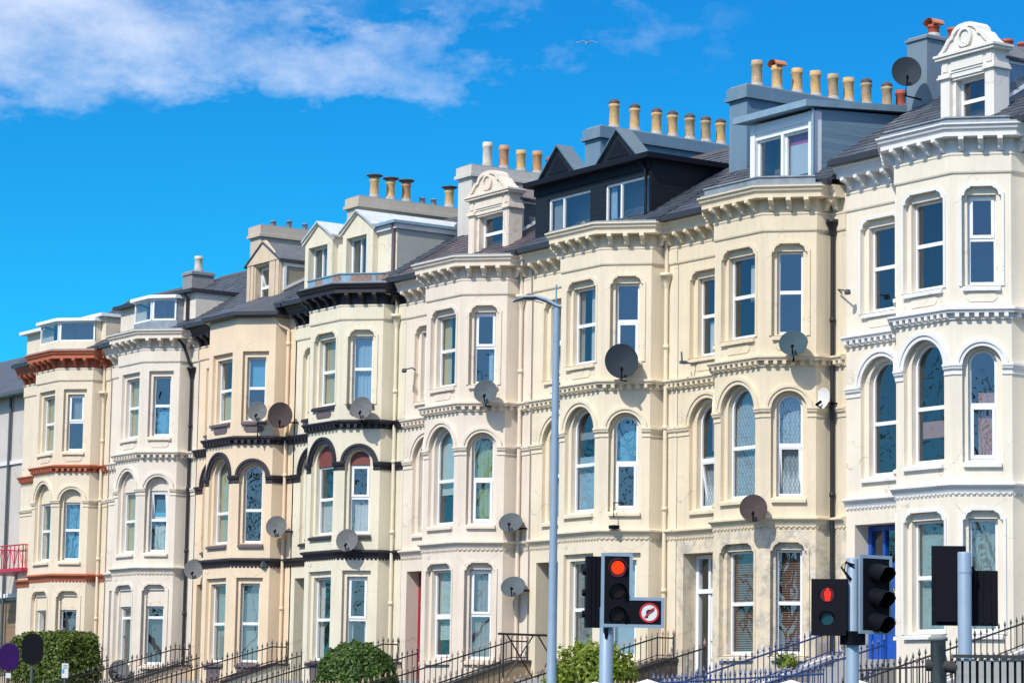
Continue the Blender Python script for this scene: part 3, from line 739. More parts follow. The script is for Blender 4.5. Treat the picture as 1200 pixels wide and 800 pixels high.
def ornate_dormer(H, x0, x1, mat, roofm):
    m = MB(); y = 1.2; w = x1 - x0; xc = (x0 + x1) / 2; p = .27
    m.box(x0, x0 + p, y, y + .42, 7.22, 8.62); m.box(x1 - p, x1, y, y + .42, 7.22, 8.62)
    m.box(x0 + p, x1 - p, y + .06, y + .40, 8.57, 8.62)
    m.box(x0 + p, x0 + p + .09, y + .10, y + .38, 7.22, 8.57); m.box(x1 - p - .09, x1 - p, y + .10, y + .38, 7.22, 8.57)
    for a, b in ((x0 - .06, x0 + p + .05), (x1 - p - .05, x1 + .06)): m.box(a, b, y - .06, y + .44, 8.62, 8.66); m.box(a + .02, b - .02, y - .035, y + .43, 8.66, 8.72)
    m.box(x0 + p + .05, x1 - p - .05, y + .03, y + .40, 8.62, 8.72)
    m.box(x0 + .01, x1 - .01, y + .01, y + .43, 8.72, 9.02)
    m.box(x0 + .06, x0 + .22, y - .012, y + .01, 8.77, 8.97); m.box(x1 - .22, x1 - .06, y - .012, y + .01, 8.77, 8.97); m.box(x0 + .32, x1 - .32, y - .012, y + .01, 8.77, 8.97)
    for a, b in ((x0 + .05, x0 + .22), (x1 - .22, x1 - .05)): m.box(a, b, y - .012, y, 7.35, 8.55)
    m.box(x0 - .08, x1 + .08, y - .09, y + .46, 9.02, 9.08); m.box(x0 - .11, x1 + .11, y - .12, y + .46, 9.08, 9.13)
    # scrolled pediment
    hw = w / 2 + .03; k = lambda t: t
    half = [(1.0, 0), (.96, .04), (.86, .10), (.74, .20), (.66, .285), (.60, .32), (.53, .33), (.50, .36), (.46, .44), (.36, .515), (.22, .56), (0, .575)]
    pts = [(xc + hw * a, 9.13 + z) for a, z in half] + [(xc - hw * a, 9.13 + z) for a, z in reversed(half[:-1])]
    m.prism(pts, y - .02, y + .30, 'y')
    # raised rim of the pediment
    inn = [(xc + (q - xc) * .86, 9.13 + (z - 9.13) * .84 + .0) for q, z in pts]
    Fp = Fr((0, y - .02), (1, 0)); rim = [(a, max(z, 9.135)) for a, z in pts]; inn = [(a, max(z, 9.165)) for a, z in inn]
    panel(m, Fp, rim, [inn], -.05); reveal(m, Fp, rim, -.05, 0); reveal(m, Fp, inn, -.05, 0)
    n = 20
    for r0, r1, dd in ((.15, .215, -.07), (.0, .13, -.03)):
        o = [(xc + r1 * cos(2 * pi * i / n), 9.40 + r1 * sin(2 * pi * i / n)) for i in range(n)]
        if r0: i_ = [(xc + r0 * cos(2 * pi * i / n), 9.40 + r0 * sin(2 * pi * i / n)) for i in range(n)]; panel(m, Fp, o, [i_], dd); reveal(m, Fp, i_, dd, 0)
        else: panel(m, Fp, o, [], dd)
        reveal(m, Fp, o, dd, 0)
    D = m.obj('dormer', mat, H, T0)
    dwin(D, x0 + p + .09, x1 - p - .09, 7.36, 8.57, y + .16, 8.10)
    for x in (x0 + .12, x1 - .12):
        c = MB(); cheek(c, x, y + .43, 8.92); c.obj('dormer_cheek', M['lead'], D)
    cw = Fr((x1 - .10, y + .44), (0, 1)); ye = 1.2 + (8.85 - 7.6) / .61 - (y + .44)
    fr = MB(); tri = [(.0, 8.02), (1.0, 8.62), (1.35, 8.86), (0, 8.86)]; i2 = [(.08, 8.15), (.95, 8.68), (1.02, 8.79), (.08, 8.79)]
    panel(fr, cw, tri, [i2], -.02); reveal(fr, cw, tri, -.02, .03); reveal(fr, cw, i2, -.02, .03); fr.obj('cheek_window', M['pvc'], D)
    g = MB(); panel(g, cw, i2, [], -.005); g.obj('cheek_pane', M['glass'], D)
    slate_gable(D, x0 + .06, x1 - .06, y + .35, 8.95, 9.42, roofm, .06)
    return D

# ------------------------------------------------------------------ house wall colours
C1 = stucco('pale_cream_render', (.765, .665, .51), 0.33)
C2 = stucco('off_white_render', (.765, .69, .59), 0.36)
C3 = stucco('peach_render', (.81, .65, .465), 0.29)
C4 = stucco('pale_yellow_render', (.765, .705, .55), 0.33)
C5 = stucco('pinkish_cream_render', (.775, .68, .57), 0.36)
C6 = stucco('cream_yellow_render', (.78, .686, .525), 0.36)
C7 = stucco('deep_cream_render', (.755, .648, .475), 0.44, weather=True)
C8 = stucco('ivory_render', (.80, .73, .61), 0.26)
P3 = paint('peach_stone', (.64, .515, .37), .8, .15)
DR = lambda m, a0=0, a1=1, f0=0, f1=1: ('drape', m, a0, a1, f0, f1)
SD = lambda m: [DR(m, 0, .28), DR(m, .75, 1)]
V = lambda m: [('vertical', m, 0, 1, 0, 1)]
S = lambda m: [('slat', m, 0, 1, 0, 1)]
RO = lambda m, f0: [('flat', m, 0, 1, f0, 1)]

h8 = house(8, dict(label='ivory house with white trim and a blue front door, right end of the terrace', mat=C8, corn2=M['whitetrim'], corn1=M['whitetrim'], arch=M['whitetrim'], impost=M['whitetrim'], surround=M['whitetrim'], eaves=M['whitetrim'], sill=M['whitetrim'], sur=True,
    door=dict(mat='bluedoor', sidesolid=True, knocker=True), parapet=(M['lead'], 7.36, .22),
    win={'front': {'f2': {}, 'f1': {'c': [('flat', 'c_pink', .1, .95, .22, .36)]}, 'gf': {'c': V('c_teal')}},
         'cant': {'f2': {'vent': 'top'}, 'f1': {'vent': 'low', 'c': [('flat', 'c_pink', .35, 1, .05, .62)]}, 'gf': {'c': V('c_teal')}},
         'flat': {'f2': {}, 'f1': {}}}))
h7 = house(7, dict(label='deep cream house with peeling ground floor walls and brown slatted blinds', mat=C7, door=dict(mat='pvc', glazed=True), parapet=(M['lead'], 7.43, .25), step=M['cement'],
    win={'front': {'f2': {'c': [DR('c_white', .5, 1, .45, .9)]}, 'f1': {'c': [DR('c_net')]}, 'gf': {'c': S('c_brown')}},
         'cant': {'f2': {}, 'f1': {'open': 'low', 'c': [DR('c_net')]}, 'gf': {'c': S('c_brown')}},
         'flat': {'f2': {'c': [DR('c_white', .2, .6, 0, .45)]}, 'f1': {'open': 'low', 'c': [('flat', 'c_pink', .3, 1, .55, 1), DR('c_net', 0, 1, 0, .5)]}}}))
h6 = house(6, dict(label='cream yellow house with a navy clad double dormer across its roof', mat=C6, door=dict(mat='darkdoor'), gf='rect',
    win={'front': {'f2': {'c': [DR('c_white', .45, .75), DR('c_grey', 0, .2)]}, 'f1': {'c': [('flat', 'c_grey', 0, 1, .72, .79), DR('c_blue', 0, 1, 0, .55)]}, 'gf': {'c': RO('c_grey', .0)}},
         'cant': {'f2': {'vent': 'low'}, 'f1': {'vent': 'low', 'c': [('flat', 'c_cyan', 0, 1, .5, 1)]}, 'gf': {'c': RO('c_blue', .0)}},
         'flat': {'f2': {'open': 'low', 'c': [DR('c_grey')]}, 'f1': {'c': [DR('c_blue')]}}}))
h5 = house(5, dict(label='pinkish cream house with a red front door and a scrolled dormer', mat=C5, door=dict(mat='reddoor'), roof=M['slate_purple'],
    win={'front': {'f2': {'c': [DR('c_yellow', 0, .35), DR('c_blue', .5, 1)]}, 'f1': {'vent': None, 'c': RO('c_pale', .32)}, 'gf': {'vent': 'low', 'c': RO('c_pale', .22)}},
         'cant': {'f2': {'vent': 'top', 'c': [DR('c_blue', .6, 1, 0, .45)]}, 'f1': {'vent': 'low', 'c': [DR('c_green')]}, 'gf': {'vent': 'top', 'c': [DR('c_grey')]}},
         'flat': {'f2': {'c': [DR('c_grey', .5, 1)]}, 'f1': {'c': [DR('c_pale', 0, 1, .3, 1)]}}}))
h4 = house(4, dict(label='pale yellow house with black trim and two gabled dormers', mat=C4, corn2=M['black'], corn1=M['black'], arch=M['black'], impost=M['black'], eaves=M['black'], sill=M['plum'], panel=M['plumlite'], lowpanel=True,
    door=dict(mat='olivedoor'), gf='rect', f1fill=M['tymp'], parapet=(M['bluegrey'], 7.52, .10), patch=True, gut=M['gutter'],
    win={'front': {'f2': {'c': [DR('c_yellow', 0, .5), DR('c_white', .6, 1)]}, 'f1': {'c': [DR('c_white', 0, 1, 0, .5), DR('c_white', .75, 1)]}, 'gf': {'c': SD('c_white')}},
         'cant': {'f2': {'c': [DR('c_blue')]}, 'f1': {'vent': 'top', 'c': [DR('c_white', 0, 1, 0, .5)]}, 'gf': {'vent': 'top', 'c': SD('c_white')}}, 'flat': {'f2': {'c': [DR('c_blue')]}, 'f1': {'c': [DR('c_blue')]}}}))
h3 = house(3, dict(label='peach house with plum trim and one stone gabled dormer', mat=C3, corn2=M['plum'], corn1=M['plum'], arch=M['plum'], impost=M['plum'], eaves=M['plum'], sill=M['plumlite'], panel=M['plumlite'], lowpanel=True,
    door=dict(mat='olivedoor'), gf='rect', f2='rect', eaves_path='flat', hip=True,
    win={'front': {'f2': {'c': [DR('c_white', .5, 1), DR('c_yellow', .1, .6, 0, .45)]}, 'f1': {'zbar': 1.35, 'c': [DR('c_yellow', 0, .45)]}, 'gf': {'c': V('c_teal')}},
         'cant': {'f2': {'c': [('flat', 'c_cyan', 0, 1, .5, 1)]}, 'f1': {'c': [DR('c_green', 0, .2)], 'zbar': 1.4}, 'gf': {'c': V('c_teal')}}, 'flat': {'f2': {}, 'f1': {}}}))
h2 = house(2, dict(label='off-white house with a black downpipe and plaster filled arches', mat=C2, door=dict(mat='darkdoor'), f2='rect', f1fill=C2, gfill=-1.18,
    win={'front': {'f2': {'c': [DR('c_yellow', 0, .6)]}, 'f1': {'c': [DR('c_yellow', 0, .6), DR('c_pale', 0, 1, 0, .45)]}, 'gf': {'zbar': -1.52, 'c': S('c_slate')}},
         'cant': {'f2': {'c': [('flat', 'c_cyan', 0, 1, 0, .5)]}, 'f1': {'open': 'top', 'c': [DR('c_pale', .25, 1, 0, .45), ('flat', 'c_cyan', 0, 1, .55, 1)]}, 'gf': {'zbar': -1.52, 'c': [('vertical', 'c_slate', 0, 1, 0, .8)]}}, 'flat': {'f2': {}, 'f1': {}}}))  # blue sheet in the open vent paints the sky its pane would reflect
h1 = house(1, dict(label='pale cream house with terracotta cornices, left end of the terrace', mat=C1, corn2=M['terra'], corn1=M['terra'], eaves=M['terra'], xl=-3.72, f2='rect', f1fill=C1, gfill=-1.13, gz0=-1.90,
    door=dict(mat='olivedoor'),
    win={'front': {'f2': {'c': [DR('c_yellow', .0, .7)]}, 'f1': {'c': [DR('c_white', .4, 1)]}, 'gf': {'zbar': None, 'c': [DR('c_teal', .5, 1)]}},
         'cant': {'f2': {'vent': 'top', 'c': [DR('c_grey', .2, .8, .55, 1)]}, 'f1': {'c': [DR('c_cyan')]}, 'gf': {'zbar': None, 'vent': None, 'c': S('c_slate')}}, 'flat': {'f2': {}, 'f1': {}}}))

# ------------------------------------------------------------------ dormers
ornate_dormer(h8, .05, 1.65, M['creamwhite'], M['slate'])
ornate_dormer(h5, .05, 1.95, C5, M['slate_purple'])
# house 7: blue-grey box dormer
def box_dormer7(H):
    x0, x1, y = -.29, 1.93, 1.2
    m = MB(); zt = 9.08
    m.box(x0, x0 + .16, y, y + .25, 7.35, zt); m.box(x1 - .16, x1, y, y + .25, 7.35, zt); m.box(x0 + .16, x1 - .16, y + .02, y + .2, 8.86, zt); m.box(.75, .84, y + .05, y + .2, 7.3, 8.86)
    D = m.obj('dormer', M['pvc'], H, T0)
    dwin(D, x0 + .16, .75, 7.40, 8.72, y + .02); 
    p = MB(); p.box(x0 + .16, .75, y + .05, y + .15, 8.72, 8.86); p.box(.84, x1 - .16, y + .05, y + .15, 8.72, 8.86); p.obj('dormer_panel', M['pvc'], D)
    dwin(D, .84, x1 - .16, 7.40, 8.72, y + .02, curt=[('flat', 'c_mag', 0, 1, .80, .99), ('flat', 'c_bluewhite', 0, 1, 0, .80)])
    for x in (x0 + .02, x1 - .005): 
        c = MB(); ye = 1.2 + (9.2 - 7.6) / .61; c.face([(x, y + .1, 7.3), (x, y + .1, 9.12), (x, ye + .3, 9.32), (x, ye + .3, roof_z(ye + .3) - .2)]); c.obj('dormer_cheek', M['bluebd'], D)
    r = MB(); ye = 4.15
    A = [(x0 - .30, .92, 9.13), (x1 + .10, .92, 9.13), (x1 + .10, ye, 9.40), (x0 - .30, ye, 9.40)]; B = [(a, b, z + .15) for a, b, z in A]
    r.face(A); r.face(B)
    for i in range(4): j = (i + 1) % 4; r.face([A[i], A[j], B[j], B[i]])
    r.obj('dormer_roof', M['bluegrey'], D)
    q = MB(); q.tube([(x1 + .03, y - .03, 9.1), (x1 + .03, y - .03, 7.45)], .04, 8); q.obj('dormer_downpipe', M['bluegrey'], D)
box_dormer7(h7)
def box_dormer6(H):
    x0, x1, y = -2.95, 1.94, 1.2; zt = 8.9; D0 = MB(); F = Fr((0, y), (1, 0))
    wa, wb = (-2.38, -.56), (.06, 1.86)
    panel(D0, F, rect(x0, x1, 7.25, zt), [rect(*wa, 7.52, 8.54), rect(*wb, 7.52, 8.54)])
    for w in (wa, wb): reveal(D0, F, rect(*w, 7.52, 8.54), 0, .12)
    for x in (x0, x1):
        ye = 1.2 + (zt - 7.6) / .61 + .1; D0.face([(x, y, 7.3), (x, y, zt), (x, ye, zt), (x, ye, roof_z(ye) - .2)])
    D = D0.obj('dormer', M['navy'], H, T0)
    dwin(D, *wa, 7.52, 8.54, y, split=wa[0] + .62, curt=[DR('c_grey', .02, .3)], d=.05)
    dwin(D, *wb, 7.52, 8.54, y, split=wb[0] + .62, curt=[DR('c_blue', .02, .15)], d=.05)
    r = MB(); r.box(x0 - .18, x1 + .22, y - .28, 3.75, zt, zt + .13); r.obj('dormer_roof', M['navyplain'], D)
    f = MB(); f.box(x0 - .02, x1 + .02, y - .05, y - .003, zt - .22, zt - .001); f.obj('dormer_fascia', M['navyplain'], D)
    for a, b, xc in ((-2.54, -1.03, -1.79), (-.04, 1.55, .75)):
        g = MB(); g.prism([(a, zt + .131), (b, zt + .131), (xc, 9.73)], y - .12, y + .25, 'y'); G = g.obj('gablet', M['navy'], D)
        q = MB()
        for s, e in ((-1, a), (1, b)):
            A = [(e + s * .07, y - .2, zt + .11), (xc, y - .2, 9.79), (xc, y + .28, 9.79), (e + s * .07, y + .28, zt + .11)]; B = [(p_, q_, z + .05) for p_, q_, z in A]
            q.face(A); q.face(B)
            for i in range(4): j = (i + 1) % 4; q.face([A[i], A[j], B[j], B[i]])
        q.obj('gablet_roof', M['gabletlead'], D)
        q = MB(); k = .55; xx = [(xc - (xc - a) * k, zt + .22), (xc + (b - xc) * k, zt + .22), (xc, zt + .2 + .62 * k + .1)]
        q.prism(xx, y - .14, y - .121, 'y'); q.obj('gablet_panel', M['navyplain'], D)
    q = MB(); q.tube([(x1 - .25, y - .2, 8.9), (x1 - .2, y - .06, 8.75), (x1 - .12, y - .06, 8.6), (x1 - .12, y - .06, 7.4)], .045, 8); q.obj('dormer_downpipe', M['navyplain'], D)
    q = MB()   # a yellow toy on the sill
    q.tube([(-1.2, y + .16, 7.62), (-1.2, y + .16, 7.74), (-1.05, y + .16, 7.8), (-.95, y + .16, 7.72), (-.95, y + .16, 7.62)], .025, 6); q.obj('sill_ornament', paint('yellow_ornament', (.75, .5, .03), .5), D)
box_dormer6(h6)
def gable_dormer(H, x0, x1, zs, zp, mat, opening_, y=1.2, openv=None, roofm='lead', zw=8.35, chamfer=False, curt=None):
    m = MB(); a, b = opening_; xc = (x0 + x1) / 2; F = Fr((0, y), (1, 0))
    out = [(x0, 7.22), (x1, 7.22), (x1, zs), (xc, zp), (x0, zs)]
    lo = rect(a, b, 7.46, zw); panel(m, F, out, [lo]); reveal(m, F, lo, 0, .40)
    for x in (x0, x1): cheek(m, x, y, zs)
    if not chamfer: m.box(x0 - .03, a - .02, y - .03, y - .002, zs - .06 - .55, zs - .60) if False else None
    D = m.obj('dormer', mat, H, T0)
    if chamfer:
        q = MB()
        for u, w in ((x0 + .02, x0 + .20), (x0 + .26, a - .06), (b + .05, x1 - .24), (x1 - .19, x1 - .02)): q.box(u, w, y - .05, y - .002, 7.3, zs - .05)
        q.prism([(x0 - .04, zs - .05), (x1 + .04, zs - .05), (xc + .12, zp + .05), (xc - .12, zp + .05)], y - .07, y - .001, 'y'); q.obj('dormer_pilasters', mat, D)
    else:
        q = MB(); t = .07
        for s, e in ((-1, x0), (1, x1)): q.prism([(e + s * .10, zs - .10), (xc, zp + .02), (xc, zp - .06), (e + s * .10, zs - .18)], y - .06, y - .002, 'y')
        q.obj('bargeboard', mat, D)
    dwin(D, a, b, 7.46, zw, y + .10, zbar=(7.46 + zw) / 2 if chamfer else None, split=None if chamfer else (a + (b - a) * .45), openv=openv, curt=curt)
    slate_gable(D, x0, x1, y - .1, zs + .02, zp + .03, M[roofm], .10)
    return D
gable_dormer(h4, -2.55, -1.0, 9.12, 9.55, C4, (-2.36, -1.28), openv=None, zw=8.86, roofm='palelead', curt=[DR('c_blue', .3, 1)])
gable_dormer(h4, -.42, 1.23, 9.12, 9.58, C4, (-.22, .88), zw=8.86, roofm='palelead', curt=[DR('c_blue', .5, 1)])
def box4(H):
    m = MB(); y = 1.38; x0, x1 = 1.23, 2.24; zt = 8.85
    m.box(x0, x1 - .012, y, y + .2, 7.3, zt, '+x'); D = m.obj('dormer', C4, H, T0)
    c = MB(); ye = 1.2 + (zt - 7.6) / .61 + .1; c.face([(x1, y, 7.3), (x1, y, zt), (x1, ye, zt), (x1, ye, roof_z(ye) - .2)]); c.obj('dormer_cheek', stucco('grey_stained_render', (.40, .42, .39), .5), D)
    r = MB(); r.box(x0 - .02, x1 + .12, y - .2, 3.6, zt + .14, zt + .22); r.obj('dormer_roof', M['bluegrey'], D)
    r = MB(); r.box(x0, x1 + .06, y - .1, 3.5, zt + .001, zt + .139); r.obj('dormer_fascia', M['dishwhite'], D)
    p = MB(); p.tube([(x1 - .12, y - .14, zt + .12), (x1 - .12, y - .06, zt - .1), (x1 - .12, y - .06, 7.4)], .05, 8); p.obj('dormer_downpipe', M['plumlite'], D)
    s = MB(); s.box(-1.0, -.42, y, y + .3, 7.3, 8.8); s.obj('dormer_link_wall', C4, D)
box4(h4)
d3 = gable_dormer(h3, .02, 1.98, 8.82, 9.38, P3, (.48, 1.34), openv=True, zw=8.70, roofm='slate', chamfer=True)
cw = Fr((2.0, 1.3), (0, 1)); fr = MB(); tri = [(.0, 7.85), (1.55, 8.66), (0, 8.66)]; i2 = [(.09, 7.98), (1.28, 8.58), (.09, 8.58)]
panel(fr, cw, tri, [i2], -.02); reveal(fr, cw, tri, -.02, .02); reveal(fr, cw, i2, -.02, .02); fr.obj('cheek_window', M['pvc'], d3)
g = MB(); panel(g, cw, i2, [], -.004); g.obj('cheek_pane', M['glass'], d3)
def attic_bay(H, xa, xb, y0, cx, cy, z0, z1, wallm, x_left, x_right, ztop, pipe_m, lowroof):
    """white framed canted attic window in front of a rendered attic wall"""
    m = MB(); y = 1.2; ye = 1.2 + (ztop - 7.6) / .61
    m.face([(x_left, y, 7.25), (x_right, y, 7.25), (x_right, y, ztop), (x_left, y, ztop)])
    for x in (x_left, x_right): m.face([(x, y, 7.25), (x, y, ztop), (x, ye + .1, ztop), (x, ye + .1, roof_z(ye + .1) - .2)])
    D = m.obj('attic_storey', wallm, H, T0)
    s = MB(); F1 = Fr((xa, y0), (1, 0)); F2 = Fr((xb, y0), (cx - xb, cy - y0)); F0 = Fr((xa - .05 - (y - y0) * .8, y), ((y - y0) * .8 + .05, y0 - y))
    l1 = xb - xa; l2 = sqrt((cx - xb) ** 2 + (cy - y0) ** 2); l0 = sqrt(((y - y0) * .8 + .05) ** 2 + (y - y0) ** 2)
    for F, l in ((F1, l1), (F2, l2), (F0, l0)):
        dwin(D, .03, l - .03, z0, z1, 0, F=F, d=0, name='attic_window')
    w = MB(); pts = [(xa - .05 - (y - y0) * .8, y), (xa, y0), (xb, y0), (cx, cy), (cx, y)]
    for i in range(4): a, b = pts[i], pts[i + 1]; w.face([(*a, 7.2), (*b, 7.2), (*b, z0), (*a, z0)])
    w.face([(cx, cy, z0), (cx, y, z0), (cx, y, z1), (cx, cy, z1)])
    w.obj('attic_bay_base', lowroof, D)
    r = MB(); po = [Vector(p) for p in pts]; cxm = sum(p.x for p in po) / 5
    o2 = [((p.x - cxm) * 1.1 + cxm, p.y - .12 if p.y < y - .01 else p.y) for p in po]
    r.prism(o2, z1, z1 + .10, 'z'); r.obj('attic_bay_roof', M['pvc'], D)
    r = MB(); r.box(x_left - .2, x_right + .08, y - .22, ye + .4, ztop, ztop + .10); r.obj('attic_roof', M['gutter'] if pipe_m == 'blackpipe' else M['pvc'], D)
    p = MB(); xp = x_right - .42; p.tube([(xp - .05, y - .2, ztop), (xp, y - .07, ztop - .16), (xp, y - .07, 7.35)], .05, 8); p.obj('attic_downpipe', M[pipe_m], D)
    return D
attic_bay(h2, .1, 1.3, .4, 1.9, .98, 7.62, 8.30, C2, -2.5, 2.70, 8.43, 'blackpipe', M['lead'])
attic_bay(h1, -.12, 1.33, .1, 2.23, 1.0, 7.58, 8.24, C1, -3.62, 2.55, 8.38, 'pvc', C1)

# ------------------------------------------------------------------ chimneys (each on the party wall at the left of its house)
blue_st = stucco('blue_grey_chimney_render', (.17, .24, .30), .3); blue2 = stucco('slate_blue_chimney_render', (.14, .235, .32), .3); cream_st = stucco('cream_chimney_render', (.52, .46, .37), .5)
white_st = stucco('pale_grey_chimney_render', (.60, .575, .52), .4); tan_st = stucco('tan_chimney_render', (.55, .475, .385), .4); grey_st = stucco('grey_chimney_render', (.25, .25, .25), .4)
chimney(h8, XL + .03, 3.25, 8.2, 7.4, 10.36, 10.42, .33, blue_st, M['cement'], [(3.75, 'redhood', .34), (4.35, 'red', .36), (6.0, 'red', .34), (6.5, 'red', .34), (7.2, 'red', .34)])
chimney(h7, XL, 2.98, 8.4, 7.4, 10.40, 10.72, .34, blue2, M['cement'], [(3.55, 'buff', .70), (4.17, 'buffhood', .66), (4.8, 'buff', .68), (5.38, 'buff', .70), (5.94, 'buff', .70), (6.44, 'buff', .68), (7.02, 'buffsoot', .68), (7.69, 'buffsoot', .68), (8.15, 'red', .6)])
chimney(h6, XL, 2.98, 8.2, 7.4, 10.40, 10.70, .34, blue2, M['cement'], [(3.65, 'buffsoot', .75), (4.31, 'buffsoot', .72), (5.02, 'buffsoot', .70), (5.54, 'buffsoot', .70), (6.11, 'buffsoot', .70), (6.64, 'buffsoot', .70), (7.14, 'buffsoot', .70)])
chimney(h5, XL, 3.02, 8.2, 7.4, 10.33, 10.65, .34, white_st, M['cement'], [(3.74, 'pale', .74), (4.29, 'orangecap' if False else 'orange', .72), (4.86, 'buff', .66), (5.41, 'orange', .70), (5.87, 'red', .58), (6.5, 'buff', .6)])
chimney(h4, XL, 3.02, 8.2, 7.4, 10.33, 10.64, .34, cream_st, M['cement'], [(3.73, 'capped', .66), (4.29, 'capped', .64), (4.83, 'orangecap', .64), (5.4, 'grey', .22), (5.8, 'grey', .22), (6.35, 'capped', .62)])
chimney(h3, XL, 3.05, 8.2, 7.4, 10.25, 10.60, .34, tan_st, M['cement'], [(3.66, 'grey', .18), (4.22, 'grey', .25), (4.79, 'grey', .22), (5.6, 'grey', .22)])
chimney(h2, XL, 3.80, 4.60, 7.4, 9.90, 9.98, .33, grey_st, M['cement'], [(4.19, 'pale', .55)])

# ------------------------------------------------------------------ downpipes
RX = WF + WC + .14
for H, mt, hop, z1 in ((h7, M['blackpipe'], True, 6.45), (h6, C6, True, 6.0), (h5, C5, True, 6.2), (h4, C4, True, 6.35), (h3, C3, False, 6.6), (h2, M['blackpipe'], True, 6.05), (h1, C1, True, 5.85)):
    ex = [[(RX, DP - .08, z1), (RX, DP - .1, 6.9), (RX - .05, .75, 7.0), (RX - .05, .60, 7.15)]] if H in (h5, h6, h4, h1) else ([[(RX, DP - .08, z1), (RX - .1, .9, 6.75), (RX - .2, .72, 7.0)]] if H in (h3, h2) else [])
    pipe(H, RX, DP - .08, -4.2, z1, mt, hop, extra=ex)
    
# ------------------------------------------------------------------ satellite dishes
def dish(loc, r, mat, label, d=(.80, -.52, .30), arm=None, wallpt=None):
    Dv = Vector(d).normalized(); z = Dv; x = Vector((0, 0, 1)).cross(z).normalized(); y = z.cross(x); Rm = Matrix((x, y, z)).transposed()
    P = Vector(loc); o = thing('satellite_dish', label, 'satellite dish', loc, 'satellite dishes on the terrace')
    m = MB(); prof = [(r * t, .22 * r * t * t - .10 * r) for t in (0.001, .25, .5, .75, .93, 1.0)]
    S_ = Matrix.Diagonal((1.0, 1.1, 1.0)); RR = Rm @ S_
    m.lathe((0, 0, 0), prof, 28, RR); m.lathe((0, 0, 0), [(r, .12 * r), (r * 1.03, .12 * r), (r * 1.03, .09 * r), (r * .75, .0), (.001, -.12 * r)], 28, RR)
    m.obj('reflector', mat, o)
    a = MB(); foot = Rm @ Vector((0, -r * 1.05, .0)); lnb = Rm @ Vector((0, -r * .85, r * .75))
    a.tube([foot, lnb], .016, 6); a.obj('feed_arm', M['hblack'], o)
    l = MB(); l.tube([lnb - Rm @ Vector((0, 0, -.02)), lnb - Rm @ Vector((0, -.10, .10))], .035, 8); l.obj('feed_horn', M['hblack'], o)
    b = MB(); bk = Rm @ Vector((0, 0, -.12 * r)); b.tube([bk, bk + Rm @ Vector((0, 0, -.10))], .05, 8)
    wp = Vector(wallpt) - P if wallpt else bk + Vector((-.05, .30, -.05))
    b.tube([bk + Rm @ Vector((0, 0, -.08)), Vector((bk.x, bk.y, wp.z)) + Rm @ Vector((0, 0, -.1)) * .6, wp], .022, 6); b.obj('wall_mount', M['hblack'], o)
    return o
dish((-2.65, 2.65, 9.50), .32, M['dishdark'], 'dark dish on the blue-grey chimney beside the white scrolled dormer', (.78, -.58, .25), wallpt=(-2.85, 3.25, 9.0))
dish((-9.66, .06, 3.52), .38, M['dishdark'], 'large dark dish on the cornice right of the lamp post', (.80, -.55, .22), wallpt=(-9.85, .45, 3.1))
dish((-3.52, .18, 3.33), .30, M['dishteal'], 'teal-grey dish on the cornice near the black downpipe hopper', (.62, -.60, .5), wallpt=(-3.75, .35, 3.0))
dish((-4.20, -.35, -.22), .29, M['dishbrown'], 'brownish dish standing above the peeling ground floor', (.70, -.6, .38), wallpt=(-4.25, .0, -.36))
dish((-3.36, .88, 2.18), .21, M['dishwhite'], 'small white dish seen edge-on beside a black downpipe', (.1, -1., .15), wallpt=(-3.3, 1.22, 2.1))
dish((-15.63, .19, 3.33), .29, M['dishgrey'], 'grey dish on the pinkish cream house above the green curtain', (.72, -.62, .35), wallpt=(-15.85, .5, 3.0))
dish((-15.40, .86, .06), .29, M['dishgrey'], 'upper grey dish left of the lamp post', (.66, -.60, .75), wallpt=(-15.2, 1.22, -.05))
dish((-15.24, .86, -1.54), .30, M['dishgrey'], 'lower grey dish left of the lamp post', (.66, -.60, .75), wallpt=(-15.05, 1.22, -1.6))
dish((-21.70, .19, 3.41), .29, M['dishrust'], 'rusty dish on the upper black cornice of the pale yellow house', (.72, -.62, .30), wallpt=(-21.9, .5, 3.05))
dish((-22.07, .06, -.13), .29, M['dishrust'], 'rusty dish on the lower black cornice of the pale yellow house', (.72, -.62, .35), wallpt=(-22.2, .4, -.35))
dish((-27.66, .27, 3.80), .27, M['dishrust'], 'pale dish in front of the top bay window of the peach house', (.74, -.62, .30), wallpt=(-27.9, .55, 3.1))
dish((-27.10, .70, 3.68), .34, M['dishbrown'], 'dark brown dish at the right edge of the peach house', (.84, -.5, .15), wallpt=(-26.95, 1.22, 3.5))
dish((-27.32, .80, .52), .29, M['dishrust'], 'pale dish on the downpipe beside the peach house arches', (.76, -.6, .32), wallpt=(-27.1, 1.22, .4))
dish((-32.30, .80, -.52), .29, M['dishrust'], 'pale rusty dish above the peach house entrance', (.74, -.62, .38), wallpt=(-32.1, 1.22, -.6))
dish((-34.62, -.42, -3.55), .31, M['dishrust'], 'pale dish behind the railing of the off-white house', (.74, -.62, .30), wallpt=(-34.7, 0, -3.8))

